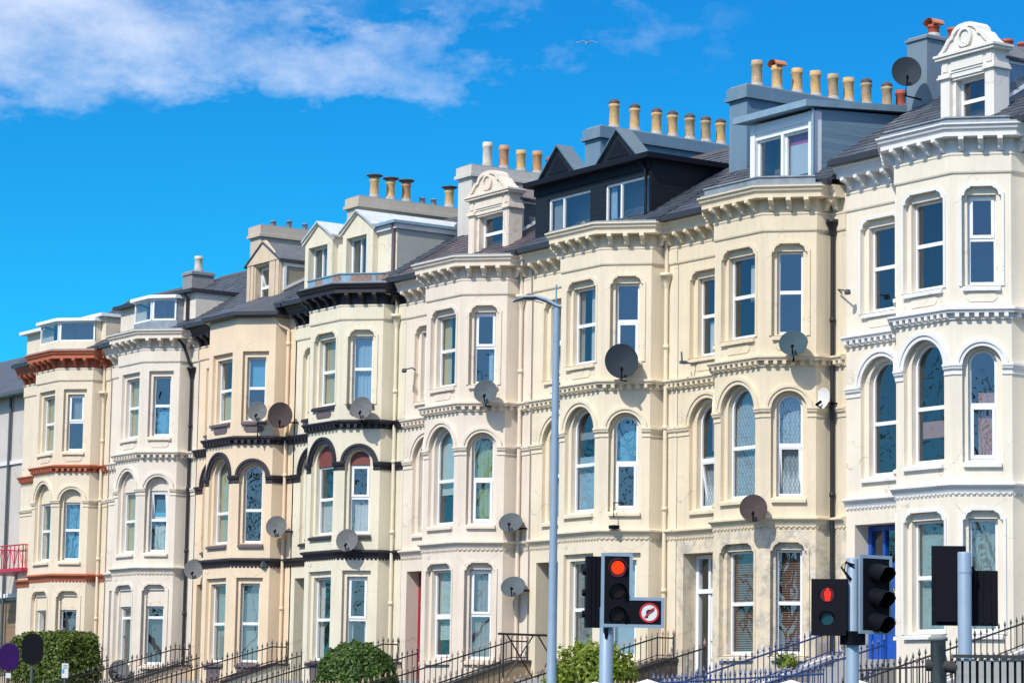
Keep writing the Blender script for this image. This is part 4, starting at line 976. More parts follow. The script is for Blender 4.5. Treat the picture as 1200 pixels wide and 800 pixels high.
# ------------------------------------------------------------------ small wall fittings
def lamp_bracket(loc, ln, label, tip=(.0, -.35, .12)):
    m = MB(); p = Vector(loc); m.tube([p, p + Vector((.0, -.1, .06)), p + Vector(tip)], .018, 6); m.lathe(p + Vector(tip), [(.0, .04), (.06, .02), (.07, -.07), (.0, -.09)], 8)
    tag(m.obj('wall_light', M['dishgrey'], None), label, 'wall light', 'wall lights')
lamp_bracket((-3.15, 1.22, 4.50), .3, 'small wall light beside the black downpipe under the blue-grey box dormer', (.55, -.30, -.05))
lamp_bracket((-20.65, 1.22, 4.42), .3, 'small grey wall light left of the pinkish cream house top window', (.1, -.42, -.02))
def aerial(loc, label):
    m = MB(); p = Vector(loc); m.tube([p, p + Vector((0, -.42, .02))], .02, 6); m.tube([p + Vector((-.02, -.40, -.02)), p + Vector((-.05, -.40, .26))], .022, 6); m.box(p.x - .05, p.x + .05, p.y - .46, p.y - .30, p.z - .02, p.z + .05)
    tag(m.obj('aerial_bracket', M['dishgrey'], None), label, 'bracket')
aerial((-8.30, 1.22, 3.42), 'empty grey aerial bracket on the deep cream house beside the dark dish')
m = MB(); m.tube([(-9.98, .30, .25), (-9.98, .12, .25), (-9.98, .12, -.1)], .018, 6); m.box(-10.08, -9.88, .05, .22, -.36, -.28); tag(m.obj('aerial_bracket', M['hblack'], None), 'short black bracket below the bright blue arched window', 'bracket')
m = MB(); m.box(-27.86, -27.70, .60, .74, -.62, -.44); m.tube([(-27.78, .7, -.5), (-27.62, .95, -.52)], .02, 6); tag(m.obj('security_camera', M['dishgrey'], None), 'grey camera box under the lower plum cornice of the peach house', 'camera')

# ------------------------------------------------------------------ front steps, garden walls, railings
def spear(mb, x, y, z, s=1.):
    h = .13 * s; r = .028 * s
    for q in range(4):
        a, b = q * pi / 2, (q + 1) * pi / 2
        p0, p1 = (x + r * cos(a), y + r * sin(a), z + h * .4), (x + r * cos(b), y + r * sin(b), z + h * .4)
        mb.face([p0, p1, (x, y, z + h)]); mb.face([p0, p1, (x, y, z)])
def railing(pts, hfun, label, mat='iron', tip='irontip', step=.155, posts=True, group='railings in front of the terrace', low=True):
    """pts: polyline (x,y,ztop); bars drop to hfun(x,y)"""
    R_ = thing('iron_railing', label, 'railing', (pts[0][0], pts[0][1], hfun(*pts[0][:2])), group); o = Vector(R_.location)
    m = MB(); m.tube([Vector(p) - o for p in pts], .020, 6)
    if low: m.tube([Vector((p[0], p[1], hfun(p[0], p[1]) + .07)) - o for p in pts], .014, 6)
    for i in range(len(pts) - 1):
        p, q = Vector(pts[i]), Vector(pts[i + 1]); n = max(1, int(round((q - p).xy.length / step)))
        for k in range(n if i < len(pts) - 2 else n + 1):
            c = p.lerp(q, k / n); z0 = hfun(c.x, c.y); big = (k % 9 == 0 and posts); w = .017 if big else .0115
            m.cur = 0; m.tube([(c.x - o.x, c.y - o.y, z0 - o.z), (c.x - o.x, c.y - o.y, c.z + .045 - o.z)], w, 5, False)
            m.cur = 1; spear(m, c.x - o.x, c.y - o.y, c.z + .03 - o.z, 1.5 if big else 1.2)
    m.obj('railing_panel', [M[mat], M[tip]], R_)
    return R_
def steps_and_walls(h, wmat, cop, rmat, tip, desc, right='rail', xw=None):
    x = HX[h] - 3.0 if xw is None else xw; lift = 0. if h < 9 else .14
    zc = lambda y: (-3.33 if y > .75 else -3.33 + (y - .75) * .325) + lift
    yf = -4.0
    Wt = thing('garden_wall', 'sloping %s' % desc[0], 'garden wall', (x, -1.4, -5.9), 'side walls of the entrance steps'); o = Vector((x, -1.4, -5.9))
    m = MB(); m.prism([(1.22 - o.y, -6.2 - o.z), (1.22 - o.y, zc(1.2) - .06 - o.z), (.75 - o.y, zc(.75) - .06 - o.z), (yf - o.y, zc(yf) - .06 - o.z), (yf - o.y, -6.2 - o.z)], -.11, .11, 'x'); m.obj('wall_body', wmat, Wt)
    m = MB(); A = [(1.225, zc(1.2)), (.75, zc(.75)), (yf - .04, zc(yf - .04))]
    m.prism([(a - o.y, z - o.z) for a, z in A] + [(a - o.y, z - .07 - o.z) for a, z in reversed(A)], -.15, .15, 'x'); m.obj('coping', cop, Wt)
    rt = lambda y: (-2.87 if y > .72 else -2.87 + (y - .72) * .285) + lift
    railing([(x, 1.18, rt(1.18)), (x, .72, rt(.72)), (x, yf, rt(yf))], lambda a, b: zc(b), desc[1], rmat, tip)
    if h == 9: return
    # flight of steps
    s = MB(); n = 11; y0 = .75; zt = -3.80 + HZ[h] + .38; xa, xb = x + .16, HX[h] - .92
    S_ = thing('entrance_steps', desc[2], 'steps', ((xa + xb) / 2, -1.2, -6.2), 'flights of entrance steps'); o = Vector(S_.location)
    s.box(xa - o.x, xb - o.x, y0 - o.y, 1.22 - o.y, 0, zt - .005 - o.z)
    for k in range(n): s.box(xa - o.x, xb - o.x, y0 - .32 * (k + 1) - o.y, y0 - .32 * k - o.y, 0, zt - .165 * (k + 1) - o.z)
    s.obj('treads', M['cement'], S_)
    xr = HX[h] - 1.0
    if right == 'rail':
        railing([(xr, .55, -3.14), (xr, -3.0, -4.12)], lambda a, b: zt - .1 + (b - .75) * .5 if b < .75 else zt, desc[3], rmat, tip)
    elif right == 'brace':
        Bt = thing('landing_balustrade', desc[3], 'balustrade', (xr, 0, zt), None); m = MB()
        m.tube([(0, 1.05, 1.02), (0, -1.0, 1.02)], .028, 8); m.obj('handrail', M['iron'], Bt)
        q = MB()
        for a in (-.75, .15):
            q.tube([(0, a, 1.0), (0, a + .75, 0)], .018, 6); q.tube([(0, a + .75, 1.0), (0, a, 0)], .018, 6)
        q.tube([(0, -.85, 1.0), (0, -.85, -.6)], .022, 6); q.tube([(0, 1.0, 1.0), (0, 1.0, 0)], .022, 6); q.obj('cross_braces', M['iron'], Bt)
        railing([(xr, -.95, -3.45), (xr, -3.4, -4.2)], lambda a, b: zt - .1 + (b - .75) * .5, 'short black railing below the cross-braced balustrade', rmat, tip)
D = {1: ('wall of the pale cream house with terracotta cornices', 'railing on the wall behind the left road signs', 'steps to the pale cream terracotta-trimmed house', 'railing in front of the tall clipped hedge'),
     2: ('wall between the clipped hedge and the off-white house', 'railing to the right of the clipped hedge', 'steps up to the off-white house', 'railing below the slatted blind of the off-white house'),
     3: ('beige wall beside the peach house steps, left of its bay', 'black railing crossing in front of the off-white house bay', 'steps up to the peach house', 'black railing in front of the peach house bay'),
     4: ('cream wall between the peach and pale yellow houses', 'black railing crossing in front of the peach house bay window', 'steps up to the pale yellow house', 'black railing behind the round dark bush'),
     5: ('wall between the round bush and the red front door', 'railing standing to the right of the round dark bush', 'steps up to the red front door', 'black railing in front of the red front door'),
     6: ('tan wall with dark coping left of the lamp post', 'railing with pinkish spear tips left of the lamp post', 'steps up behind the lamp post', 'black cross-braced balustrade left of the lamp post'),
     7: ('dark stone wall right of the yellow-green bush', 'railing with pinkish tips under the no right turn sign', 'steps up to the white glazed door', 'weathered railing in front of the white glazed door'),
     8: ('wall with white coping beside the blue front door', 'long blue railing in front of the brown blinds', 'steps up to the blue front door', 'blue railing in front of the blue front door'),
     9: ('pale stone wall at the right edge behind the wooden fence', 'black railing sloping up behind the wooden fence', '', '')}
for h in range(1, 9):
    wm = {1: C1, 2: C1, 3: C3, 4: C4, 5: C5, 6: stucco('tan_wall_render', (.36, .28, .18), .4), 7: M['stonedark'], 8: stucco('grey_beige_wall', (.42, .38, .32), .5)}[h]
    xw = HX[1] - 3.0 if h == 1 else None
    steps_and_walls(h, wm, M['copingwhite'] if h == 8 else M['coping'], 'ironblue' if h == 8 else 'iron', 'ironblue' if h == 8 else ('irontip' if h in (6, 7) else 'iron'), D[h], 'brace' if h == 6 else 'rail')
steps_and_walls(9, stucco('pale_stone_wall', (.48, .43, .35), .5), M['copingwhite'], 'iron', 'iron', D[9], xw=3.04)
railing([(-2.75, -4.05, -4.02), (2.55, -4.05, -3.85)], lambda a, b: -4.75, 'level blue railing along the ivory house front garden', 'ironblue', 'ironblue')
railing([(3.3, -4.05, -3.80), (8.5, -4.05, -3.62)], lambda a, b: -4.75, 'level black railing behind the two-headed signal post', 'iron', 'iron')
for h, lab in ((7, 'low black railing along the deep cream house front garden'), (5, 'low black railing along the pinkish cream house front garden'), (4, 'low black railing running below the round dark bush'), (3, 'low black railing along the peach house front garden'), (2, 'low black railing along the off-white house front garden')):
    x = HX[h]; railing([(x - .8, -4.05, -4.24), (x + 2.9, -4.05, -4.12)], lambda a, b: -5.0, lab)
def pier(x, y, z, label):
    P_ = thing('gate_pier', label, 'gate pier', (x, y, -6.3), 'white capped gate piers'); m = MB(); m.box(-.25, .25, -.25, .25, 0, z - .20 + 6.3); m.obj('pier_shaft', C5, P_)
    m = MB(); a = .33; z0 = z - .20 + 6.3
    m.box(-a, a, -a, a, z0, z0 + .05)
    for q in range(4):
        t = [(-a, -a), (a, -a), (a, a), (-a, a)]; p, r_ = t[q], t[(q + 1) % 4]; m.face([(*p, z0 + .05), (*r_, z0 + .05), (0, 0, z0 + .20)])
    m.obj('pier_cap', M['whitetrim'], P_)
pier(-3.45, -5.0, -4.00, 'white cap of the pier under the yellow-green bush')
pier(-1.67, -5.0, -3.955, 'white cap of the pier right of the no right turn signal pole')
pier(2.76, -5.0, -3.975, 'white cap of the pier left of the two-headed signal pole')
pier(4.62, -5.0, -3.975, 'white cap of the pier right of the two-headed signal pole')

# ------------------------------------------------------------------ plants
def leaf(mb, c, n, s, asp=1.8):
    n = n.normalized(); t = n.cross(Vector((random.gauss(0, 1), random.gauss(0, 1), random.gauss(0, 1))))
    if t.length < 1e-4: return
    t.normalize(); b = n.cross(t); u, v = t * s * asp * .5, b * s * .5
    mb.face([c - u, c - u * .2 + v, c + u, c - u * .2 - v])
def plant(name, label, cat, base, shape, nleaf, size, mat, stems):
    o = thing(name, label, cat, base); m = MB()
    for _ in range(nleaf):
        c, n = shape(); n = n + Vector((random.gauss(0, .6), random.gauss(0, .6), random.gauss(0, .6)))
        leaf(m, c, n, size * random.uniform(.6, 1.3))
    m.obj('foliage', M[mat], o); t = MB()
    for p in stems: t.tube(p, .03, 6, True, .012)
    t.obj('stems', M['twig'], o); return o
def box_shape(w, d, h):
    def f():
        while True:
            p = Vector((random.uniform(-1, 1), random.uniform(-1, 1), random.uniform(-1, 1)))
            q = Vector((abs(p.x) ** 10, abs(p.y) ** 8, abs(p.z) ** 10)); s = q.x + q.y + q.z
            if s < 1 and (s > .32 or random.random() < .15): break
        bump_ = 1 + .05 * sin(p.x * 9 + p.z * 4) + .04 * sin(p.x * 23 + p.y * 7 + p.z * 13)
        return Vector((p.x * w / 2 * (1 + .02 * sin(p.z * 8)), p.y * d / 2 * bump_, h / 2 + p.z * h / 2 * (1 + .03 * sin(p.x * 11 + 1) + .02 * sin(p.x * 29)))), Vector((p.x ** 7, p.y ** 5, p.z ** 5)) + Vector((0, 0, .25))
    return f
def ball_shape(rx, ry, rz, lo=-.6, rag=.06, fill=.12):
    def f():
        while True:
            v = Vector((random.gauss(0, 1), random.gauss(0, 1), random.gauss(0, 1))).normalized()
            if v.z > lo: break
        k = 1 + rag * (sin(v.x * 7 + 1) * sin(v.z * 6) + .6 * sin(v.y * 15 + v.z * 9 + v.x * 11)) + random.gauss(0, rag * .35)
        t = k * (1 - abs(random.gauss(0, fill)))
        return Vector((v.x * rx * t, v.y * ry * t, rz * (v.z * t - lo))), v
    return f
plant('clipped_hedge', 'tall clipped box-shaped hedge behind the dark oval signs', 'hedge', (-35.35, -2.2, -5.2), box_shape(3.7, 1.5, 2.76), 30000, .065, 'leafdark', [[(x, 0, 0), (x + .2, .1, 1.2), (x + .1, -.2, 2.2)] for x in (-.9, -.4, .1, .6)])
plant('round_bush', 'dense dark green ball-shaped bush in front of the pale yellow house', 'bush', (-17.1, -2.5, -4.9), ball_shape(1.08, 1.08, 1.24, -.58, .035, .10), 19000, .06, 'leafball', [[(0, 0, 0), (.1, 0, .8), (.2, .1, 1.5)], [(0, 0, 0), (-.3, 0, .7), (-.6, .1, 1.3)]])
plant('leafy_shrub', 'loose yellow-green shrub behind the no right turn signal pole', 'shrub', (-6.35, -3.0, -4.7), ball_shape(.98, .95, 1.02, -.55, .13, .25), 9500, .068, 'leafbush', [[(0, 0, 0), (.1 * k, .1 * (k % 2), .6), (.2 * k, .1, 1.25)] for k in (-3, -2, -1, 0, 1, 2, 3)])
plant('potted_plant', 'small green plant on the sill wall behind the blue railing', 'plant', (-3.05, -.35, -3.62), ball_shape(.24, .24, .2, -.5, .2, .35), 420, .055, 'leafbush', [[(0, 0, 0), (0, 0, .25)]])
plant('grass_clump', 'green weeds growing at the foot of the dark stone wall', 'weeds', (-4.9, -3.4, -4.6), ball_shape(1.1, .4, .35, -.4, .2, .3), 700, .12, 'leafbush', [[(0, 0, 0), (0, 0, .3)]])

# ------------------------------------------------------------------ neighbouring house at the left
nb = thing('neighbour_house', 'grey-beige house with slate roof and red balcony at the left edge', 'house', (-52.5, 3., -6.3)); 
zo = 6.3
m = MB(); x0, x1 = -8., 6.3
panel(m, Fr((0, -.5), (1, 0)), rect(x0, x1, 0, 6.35 + zo), [rect(-4.2, -2.8, 3.0 + zo, 5.2 + zo), rect(-4.2, -2.8, -.3 + zo, 2. + zo), rect(1.6, 3.55, -4.6 + zo, -.95 + zo)]); m.box(x0, x1, -.49, 7, 0, 6.3 + zo, '-y'); m.obj('wall', M['nbwall'], nb)
m = MB(); m.box(1.6, 3.55, -.44, -.40, -4.6 + zo, -.95 + zo); m.obj('garage_door', M['nbpanel'], nb)
m = MB(); m.box(x0, x1, -.62, -.503, -.86 + zo, -.72 + zo); m.box(x0, x1, -.57, -.503, 3.85 + zo, 3.98 + zo); m.obj('string_course', M['whitetrim'], nb)
m = MB(); m.face([(x0, -.9, 6.35 + zo), (x1, -.9, 6.35 + zo), (x1, 3.0, 8.70 + zo), (x0, 3.0, 8.70 + zo)]); m.face([(x0, 6.9, 6.35 + zo), (x1, 6.9, 6.35 + zo), (x1, 3.0, 8.70 + zo), (x0, 3.0, 8.70 + zo)]); m.face([(x1, -.5, 6.35 + zo), (x1, 6.9, 6.35 + zo), (x1, 3., 8.7 + zo)]); m.obj('roof', M['slate'], nb)
m = MB(); m.box(x0, x1, -1.0, -.88, 6.25 + zo, 6.37 + zo); m.tube([(2.62, -.6, 6.25 + zo), (2.62, -.6, 0)], .055, 8); m.obj('gutter', M['dishgrey'], nb)
for z0, z1 in ((3.0, 5.2), (-.3, 2.)):
    w = dwin(nb, -4.2, -2.8, z0 + zo, z1 + zo, -.5, zbar=(z0 + z1) / 2 + zo, name='window', d=.08)
bc = MB(); bx0, bx1 = 3.4, 7.2; by = -1.95
for x in [bx0 + (bx1 - bx0) * k / 11 for k in range(12)]: bc.tube([(x, by, -.02 + zo), (x, by, .78 + zo)], .02, 5)
for k in range(11):
    xa = bx0 + (bx1 - bx0) * k / 11; xb_ = xa + (bx1 - bx0) / 11; bc.tube([(xa, by, .05 + zo), (xb_, by, .72 + zo)] if k % 2 else [(xb_, by, .05 + zo), (xa, by, .72 + zo)], .013, 5)
for y in (by, -1.85):
    for x in (bx0, bx1): bc.tube([(x, y, -.02 + zo), (x, y, .78 + zo)], .02, 5)
bc.tube([(bx0, -.5, .78 + zo), (bx0, by, .78 + zo), (bx1, by, .78 + zo), (bx1, -1.79, .78 + zo)], .025, 6)
bc.box(bx0 - .05, 6.28, by - .05, -.505, -.12 + zo, -.0 + zo); bc.box(6.28, bx1 + .05, by - .05, -1.785, -.12 + zo, -.0 + zo); bc.obj('balcony', M['redrail'], nb)

# ------------------------------------------------------------------ street furniture
CAM = Vector((43.60786, -38.51388, -4.77196))
RD = -6.4
def face_dir(p, yaw=0.):
    d = (CAM - Vector(p)); d.z = 0; d.normalize(); a = R(yaw); n = Vector((d.x * cos(a) - d.y * sin(a), d.x * sin(a) + d.y * cos(a), 0)); return n
class Bd:
    """frame on a board: a right, d out of the face, z up"""
    def __init__(s, c, n): s.n = Vector(n).normalized(); s.t = Vector((0, 0, 1)).cross(s.n); s.c = Vector(c)
    def __call__(s, a, d, z): return s.c + s.t * a - s.n * d + Vector((0, 0, z))
def slab(mb, F, loop, d0, d1):
    panel(mb, F, loop, [], d0); panel(mb, F, loop, [], d1); reveal(mb, F, loop, d0, d1)
def ringp(mb, F, lo, li, d, dback):
    panel(mb, F, lo, [li], d); reveal(mb, F, lo, d, dback); reveal(mb, F, li, d, dback)
def circ(a, z, r, n=28): return [(a + r * cos(2 * pi * k / n), z + r * sin(2 * pi * k / n)) for k in range(n)]
def visor(mb, F, a, z, r, ln, drop=.35):
    n = 18; rows = []
    for q in (0, 1):
        rows.append([F(a + r * cos(t), -(q * ln * (1 - .55 * max(0, -sin(t) + .2))) , z + r * sin(t) - q * .02) for t in [-.75 + (pi + 1.5) * k / n for k in range(n + 1)]])
    mb.grid(rows); mb.grid([[p + (F.c + Vector((0, 0, z)) - p) * .02 for p in r_] for r_ in rows])
def pole(x, y, z0, z1, r, label, name='pole', parent=None, cap=True):
    m = MB(); m.lathe((x, y, 0), [(r * 1.0, z0), (r, z1), (r * .9, z1 + .02), (.001, z1 + .025)], 20); return m.obj('pole', M['steel'], parent)

# lamp post
lp = thing('lamp_post', 'tall slim blue-grey street lamp with a flat curved head', 'street lamp', (6.45, -12.9, RD))
m = MB(); m.lathe((0, 0, 0), [(.10, 0), (.10, 1.4), (.082, 1.45), (.062, 4.5), (.054, 8.20)], 18); m.lathe((0, 0, 0), [(.059, 7.62), (.059, 7.66)], 18); m.obj('column', M['steel'], lp)
m = MB(); d = Vector((-.72, -.70, 0)).normalized(); s = Vector((-d.y, d.x, 0)); rows = []
for t, w, th, zz in ((-.10, .05, .05, 8.18), (0., .075, .09, 8.20), (.22, .12, .10, 8.29), (.45, .15, .085, 8.345), (.70, .15, .06, 8.34), (.92, .10, .04, 8.30), (1.0, .03, .02, 8.275)):
    c = d * t * .72 + Vector((0, 0, zz)); rows.append([c + s * w * cos(2 * pi * k / 14) + Vector((0, 0, th * .42 * sin(2 * pi * k / 14))) for k in range(14)])
m.grid(rows, True); m.face(rows[0]); m.face(rows[-1]); m.obj('lamp_head', M['steel'], lp)
m = MB(); rows = [[d * t + s * w + Vector((0, 0, zz)) for t, zz in ((.22, 8.245), (.42, 8.302), (.68, 8.308))] for w in (-.09, .09)]; m.grid(rows); m.obj('lamp_lens', M['signwhite'], lp)
m = MB(); m.tube([(-.02, 0, 8.25), (-.02, 0, 8.55)], .012, 6); m.obj('photocell', M['c_cyan'], lp)

# signal 1: red light with a no right turn board
P1 = Vector((10.92, -15.05, RD))
t1 = thing('traffic_signal', 'signal with glowing red light and a no right turn sign', 'traffic light', P1, 'traffic signals')
m = MB(); m.lathe((0, 0, 0), [(.095, 0), (.095, 3.2), (.08, 3.22), (0.001, 3.22)], 20); m.obj('pole', M['steel'], t1)
n1 = face_dir(P1, 6); F = Bd(Vector((0, 0, 0)) + n1 * .16, n1)
zt, zb_ = -2.435 + 6.4, -3.475 + 6.4; xa, xm, xb = -.085, .345, .80; xa = -.10; zs = -3.05 + 6.4
lo = [(xa, zb_), (xb, zb_), (xb, zs), (xm, zs), (xm, zt), (xa, zt)]; e = .045
li = [(xa + e, zb_ + e), (xb - e, zb_ + e), (xb - e, zs - e), (xm - e, zs - e), (xm - e, zt - e), (xa + e, zt - e)]
m = MB(); slab(m, F, li, .0, .03); m.obj('backing_board', M['hblack'], t1)
m = MB(); ringp(m, F, lo, li, -.006, .035); m.obj('board_border', M['steel'], t1)
for k, (mt, nm) in enumerate((('redlit', 'red_lamp'), ('lensoff', 'amber_lamp'), ('lensoff', 'green_lamp'))):
    z = zt - .205 - k * .325; a = (xa + xm) / 2 + .01
    m = MB()
    if k == 0:
        rows = [[F(a + r_ * cos(2 * pi * q / 24), dd, z + r_ * sin(2 * pi * q / 24)) for q in range(24)] for r_, dd in ((.092, -.02), (.075, -.032), (.042, -.042), (.001, -.045))]; m.grid(rows, True); m.obj('red_lamp', M['redlit'], t1)
        m = MB(); panel(m, F, circ(a, z, .135), [circ(a, z, .0925)], -.012); m.obj('lamp_bezel', M['redhalo'], t1)
    else:
        panel(m, F, circ(a, z, .105), [], -.012); m.obj(nm, M[mt], t1)
    m = MB(); visor(m, F, a, z, .125, .06 if k == 0 else .09); m.obj('visor', M['hblack'], t1)
a, z = .585, zs - .215
m = MB(); panel(m, F, circ(a, z, .14), [circ(a, z, .113)], -.014); 
c45 = Vector((cos(R(45)), sin(R(45)))); nn = Vector((-c45.y, c45.x)); bar_ = [Vector((a, z)) + c45 * u + nn * w for u, w in ((-.10, -.011), (.10, -.011), (.10, .011), (-.10, .011))]
panel(m, F, [(p.x, p.y) for p in bar_], [], -.020); m.obj('sign_ring', M['signred'], t1)
m = MB(); panel(m, F, circ(a, z, .1135), [], -.010); m.obj('sign_disc', M['signwhite'], t1)
m = MB(); panel(m, F, [(a - .045, z - .07), (a - .018, z - .07), (a - .018, z + .005), (a - .008, z + .018), (a + .02, z + .018), (a + .02, z - .005), (a + .07, z + .032), (a + .02, z + .068), (a + .02, z + .045), (a - .02, z + .045), (a - .045, z + .018)], [], -.016); m.obj('turn_arrow', M['signblack'], t1)
# second head on the same pole, turned away
m = MB(); F2 = Bd(Vector((0, 0, 0)) - F.t * .17 - n1 * .10, n1); hb = [(-.115, zb_ - .0), (.13, zb_), (.13, zt - .04), (-.115, zt - .04)]; slab(m, F2, hb, -.04, .22)
for k in range(3): m.tube([F2(-.115, .1, zt - .25 - k * .3), F2(-.16, .1, zt - .25 - k * .3)], .05, 8)
for a_ in (-.06, .0, .06): m.box(0, 0, 0, 0, 0, 0) if False else slab(m, F2, rect(a_ - .012, a_ + .012, zb_ + .02, zt - .06), -.055, -.039)
m.obj('rear_signal_head', M['hblack'], t1)
m = MB(); m.tube([F(-.02, .05, zb_ - .02), F(-.0, .1, zb_ - .2)], .03, 6); m.obj('pole_clamp', M['hblack'], t1)

# signal 2: pedestrian red man + visored head
P2 = Vector((14.42, -13.51, RD)); t2 = thing('traffic_signal', 'signal pole with a red standing man and three dark visors', 'traffic light', P2, 'traffic signals')
m = MB(); m.lathe((0, 0, 0), [(.085, 0), (.085, 3.82), (.075, 3.84), (.001, 3.84)], 20); m.obj('pole', M['steel'], t2)
n2 = face_dir(P2, -8); F = Bd(Vector((0, 0, 0)) + n2 * .10, n2)
zt, zb_ = 3.55, 2.80; a0, a1 = -.53, -.06
m = MB(); slab(m, F, rect(a0, a1, zb_, zt), -.08, .12); m.obj('pedestrian_head', M['hblack'], t2)
ac = (a0 + a1) / 2 - .02; zr, zg = zt - .21, zb_ + .22
m = MB(); panel(m, F, circ(ac, zr, .095), [], -.086); m.obj('red_lamp', M['redhalo'], t2)
m = MB(); man = [(-.032, -.085), (-.006, -.085), (0, -.03), (.006, -.085), (.032, -.085), (.034, -.02), (.044, -.02), (.042, .035), (.028, .048), (.012, .05), (.02, .062), (.016, .082), (0, .09), (-.016, .082), (-.02, .062), (-.012, .05), (-.028, .048), (-.042, .035), (-.044, -.02), (-.034, -.02)]
panel(m, F, [(ac + x + .005, zr + y) for x, y in man], [], -.092); m.obj('red_man', M['redman'], t2)
m = MB(); panel(m, F, circ(ac, zg, .085), [], -.086); m.obj('green_lamp', M['lensgreen'], t2)
m = MB(); visor(m, F, ac, zr, .115, .09); m.grid([[p for p in r_] for r_ in [[F(ac + .105 * cos(t), -.085, zg + .105 * sin(t)) for t in [pi * k / 12 for k in range(13)]], [F(ac + .105 * cos(t), -.15, zg + .105 * sin(t)) for t in [pi * k / 12 for k in range(13)]]]]); m.obj('visor', M['hblack'], t2)
n3 = face_dir(P2, 36); F = Bd(Vector((0, 0, 0)) + F.t * .05 + n3 * .12, n3)
lo = rect(-.03, .50, 2.83, 3.88); li = rect(.015, .455, 2.875, 3.835)
m = MB(); slab(m, F, li, .0, .03); m.obj('backing_board', M['hblack'], t2)
m = MB(); ringp(m, F, lo, li, -.006, .035); m.obj('board_border', M['steel'], t2)
for k, nm in enumerate(('red_lamp', 'amber_lamp', 'green_lamp')):
    z = 3.65 - k * .33; m = MB(); panel(m, F, circ(.235, z, .10), [], -.012); m.obj(nm, M['lensoff'] if k < 2 else M['lensgreen'], t2)
    m = MB(); G = Bd(F.c, F.n); n = 20; rows = []
    for q in range(5):
        u = q / 4; rows.append([F(.235 + (.128 - .012 * u) * cos(t), -.30 * u * (1 - .42 * max(0, .25 - sin(t))), z + (.128 - .012 * u) * sin(t) - .05 * u) for t in [-1.15 + (pi + 2.3) * k2 / n for k2 in range(n + 1)]])
    m.grid(rows); m.obj('visor', M['hblack'], t2)
m = MB(); 
for s_ in (0, 1): m.tube([F(-.10 - .03 * s_, .1, 3.55), F(-.2 - .05 * s_, .12, 3.66 + .05 * s_), F(-.17, .12, 3.78), F(-.06, .08, 3.74 - .04 * s_)], .014, 6)
m.obj('cable_loop', M['hblack'], t2)
m = MB(); m.box(-.12, .12, -.12, .12, 2.68, 2.86); m.obj('pole_bracket', M['hblack'], t2)

# signal 3: seen from behind
P3_ = Vector((16.03, -12.98, RD)); t3 = thing('traffic_signal', 'black backs of a signal on a thick pole by the wooden fence', 'traffic light', P3_, 'traffic signals')
m = MB(); m.lathe((0, 0, 0), [(.092, 0), (.092, 3.86), (.085, 3.88), (.001, 3.88)], 20); m.lathe((0, 0, 0), [(.094, 3.60), (.094, 3.62)], 20); m.obj('pole', M['steel'], t3)
n4 = face_dir(P3_, 0); F = Bd(-n4 * .16, n4)
m = MB(); slab(m, F, rect(-.43, .02, 2.93, 3.97), 0, .06); slab(m, F, rect(-.38, -.05, 2.98, 3.92), -.05, .001); m.obj('signal_back', M['hblack'], t3)
m = MB(); slab(m, F, rect(.03, .43, 2.93, 3.65), 0, .06); 
for a in (.12, .22, .32): slab(m, F, rect(a - .02, a + .02, 2.96, 3.62), -.012, .001)
m.obj('side_board_back', M['hblack'], t3)
m = MB(); slab(m, F, rect(-.08, .08, 3.15, 3.22), -.06, -.002); slab(m, F, rect(-.08, .08, 3.66, 3.72), -.06, -.002); m.tube([F(.1, -.1, 3.7), F(.14, -.08, 3.55), F(.1, -.05, 3.3)], .02, 6); m.obj('pole_bracket', M['hblack'], t3)

# wooden fence, bottom right
fx = Vector((24.13, -20.60, 0)); fn = face_dir((24.3, -20.3, 0), 0); Fw = Bd(fx, fn)
fo = thing('wooden_fence', 'weathered grey picket fence with a dark top rail', 'fence', (fx.x, fx.y, RD)); off = Vector((fx.x, fx.y, RD))
class Sh:
    def __init__(s, F, o): s.F = F; s.o = o
    def __call__(s, a, d, z): return s.F(a, d, z) - s.o
G = Sh(Fw, off); m = MB()
for k in range(28):
    a = .0 + k * .068; slab(m, G, rect(a + .008, a + .052 + random.uniform(-.004, .004), RD, -4.155 + random.uniform(-.006, .006)), random.uniform(-.004, .004), .022)
m.obj('pickets', M['woodgrey'], fo)
m = MB(); slab(m, G, rect(-.02, 1.95, -4.15, -4.122), -.03, .06); slab(m, G, rect(-.02, 1.95, -5.9, -5.8), .025, .06); m.obj('top_rail', M['wooddark'], fo)
m = MB(); slab(m, G, rect(-.01, 1.93, -5.75, -4.175), .045, .06); m.obj('dark_gap_backing', M['wooddark'], fo)  # dark sheet added behind the pickets, its colour shades the gaps
fp = thing('fence_post', 'round-topped grey wooden post left of the picket fence', 'post', (fx.x - fn.y * 0, fx.y, RD)); c0 = Fw(-.155, .05, 0); fp.location = (c0.x, c0.y, RD)
m = MB(); m.lathe((0, 0, 0), [(.072, 0), (.07, 2.40), (.088, 2.405), (.088, 2.43), (.05, 2.46), (.001, 2.465)], 14); m.obj('post_shaft', M['woodpost'], fp)
m = MB(); tt = Fw.t; m.tube([-tt * .11 + Vector((0, 0, 2.18)), tt * .17 + Vector((0, 0, 2.16))], .062, 6); m.obj('short_rail', M['wooddark'], fp)

